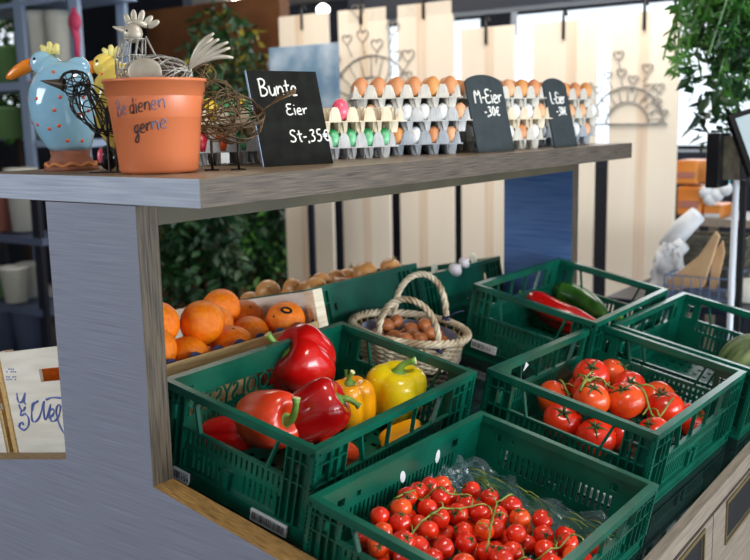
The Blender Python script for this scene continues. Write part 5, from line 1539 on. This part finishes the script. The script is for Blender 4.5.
# orange boxes further back
Yo = 3.55
for i, (a, c, ya, yb) in enumerate(((676, 702, 186, 215), (674, 698, 160, 184), (702, 722, 205, 222))):
    p0 = hit(a, yb, 1, Yo); p1 = hit(c, ya, 1, Yo)
    t = thing('storage_box', ['orange box stacked under another beside the widest board', 'upper rounded orange box beside the widest board', 'small orange box with a pale rim right of the stack'][i], 'box', ((p0.x + p1.x) / 2, Yo + .1 + i * .001, p0.z))
    hw = (p1.x - p0.x) / 2; MB().box(-hw, hw, -.1, .1, 0, (p1.z - p0.z) * .98).build('body', ORBOX, t, bevel=.012)
    MB().box(-hw * .8, hw * .8, -.104, -.1005, (p1.z - p0.z) * .25, (p1.z - p0.z) * .5).build('band', POTP if i < 2 else WHCLO, t, bevel=.002)
p0 = hit(690, 216, 1, Yo); p1 = hit(735, 216, 1, Yo)
tb = thing('back_table', 'wooden table carrying the orange boxes', 'table', ((p0.x + p1.x) / 2, Yo + .1, FZ))
MB().box(-.12, .45, -.16, .25, p0.z - FZ - .04, p0.z - FZ - .002).build('tabletop', DRW, tb)
for a in (-.10, .40):
    for c in (-.14, .2): MB().box(a, a + .04, c, c + .04, 0, p0.z - FZ - .041).build('leg', DRW, tb)
p = hit(712, 205, 1, Yo - .02)
t = thing('flower_bunch', 'bunch of white and turquoise blooms behind the scale pole', 'flowers', p)
for i, (dx, dz, m_) in enumerate(((-.03, .03, WHCLO), (.02, .02, WHCLO), (.0, .11, TURQ), (.06, .05, WHCLO), (.05, .10, TURQ), (-.01, .0, WHCLO))):
    MB().ell((dx, 0, dz + .03), (.035, .03, .035), 14, 10).build('bloom', m_, t, smooth=True)
b = MB(); [b.tube([(0, 0, -.002), (dx, 0, .05)], .006, 6) for dx in (-.03, 0, .04)]; b.build('stems', LEAF2, t)
# lid dish at right edge
p = hit(752, 300, 1, Yt + .1)
t = thing('pot_lid', 'white domed lid at the right edge of the picture', 'lid', (p.x, Yt + .1, zt + .001))
MB().lathe([(0, 0), (.095, 0), (.10, .008), (.09, .05), (.05, .08), (0, .09)], 28).build('dome', POTW, t, smooth=True)
MB().ell((0, 0, .098), .014, 12, 8).build('knob', POTW, t, smooth=True)

# ceiling lamps
for i, (px, py, Y) in enumerate(((323, 10, 5.0), (238, 2, 4.6))):
    p = hit(px, py, 1, Y)
    zc = CZ
    # put the lamp on the ceiling along that direction
    r_ = ray(px, py); tt_ = (CZ - .02 - CAM.z) / r_.z; p = CAM + r_ * min(tt_, 11)
    if p.y > 5.8: p = CAM + r_ * ((5.5 - CAM.y) / r_.y)
    t = thing('ceiling_lamp', ['round glowing ceiling lamp above the painting', 'second ceiling lamp at the top edge above the plants'][i], 'lamp', p)
    MB().ell((0, 0, 0), (.055, .055, .05), 18, 12).build('globe', LAMPM, t, smooth=True)
    if CZ - p.z > .06: MB().tube([(0, 0, .045), (0, 0, CZ - p.z - .001)], .006, 6).build('rod', BLACK, t)

# ------------------------------------------------------------------ light
w = bpy.data.worlds.new('world'); sc.world = w; w.use_nodes = True
bg = w.node_tree.nodes['Background']; bg.inputs[0].default_value = (.82, .91, 1.0, 1); bg.inputs[1].default_value = 1.5
def area(name, loc, tgt, sx, sy, power, colr):
    l = bpy.data.lights.new(name, 'AREA'); l.shape = 'RECTANGLE'; l.size = sx; l.size_y = sy; l.energy = power; l.color = colr
    o = bpy.data.objects.new(name, l); col.objects.link(o); o.location = loc
    o.rotation_euler = (Vector(tgt) - Vector(loc)).to_track_quat('-Z', 'Y').to_euler(); return o
area('window_light_right', (3.3, .9, -.25), (.3, .8, -.65), 2.4, .9, 92, (.92, .97, 1))
area('window_light_front', (-1.6, -2.8, .9), (-.2, .4, -.5), 2.4, 1.4, 105, (.88, .94, 1))
area('window_light_back', (-1.0, 5.8, .75), (-.3, 1, -.4), 5.0, .9, 60, (.95, .98, 1))
area('ceiling_light', (.75, .3, 1.15), (.4, .6, -.7), .45, .45, 13, (1, .93, .84))
area('ceiling_light', (-.4, 3.0, 1.15), (-.6, 3.4, -1), 1.4, .5, 22, (1, .95, .88))
area('ceiling_light', (-2.2, 2.4, 1.15), (-2.2, 2.6, -1), 1.2, 1.2, 22, (1, .9, .78))

vs_ = sc.view_settings
vs_.view_transform = 'Standard'; vs_.look = 'None'; vs_.gamma = 1; vs_.use_curve_mapping = False; vs_.exposure = 0.16
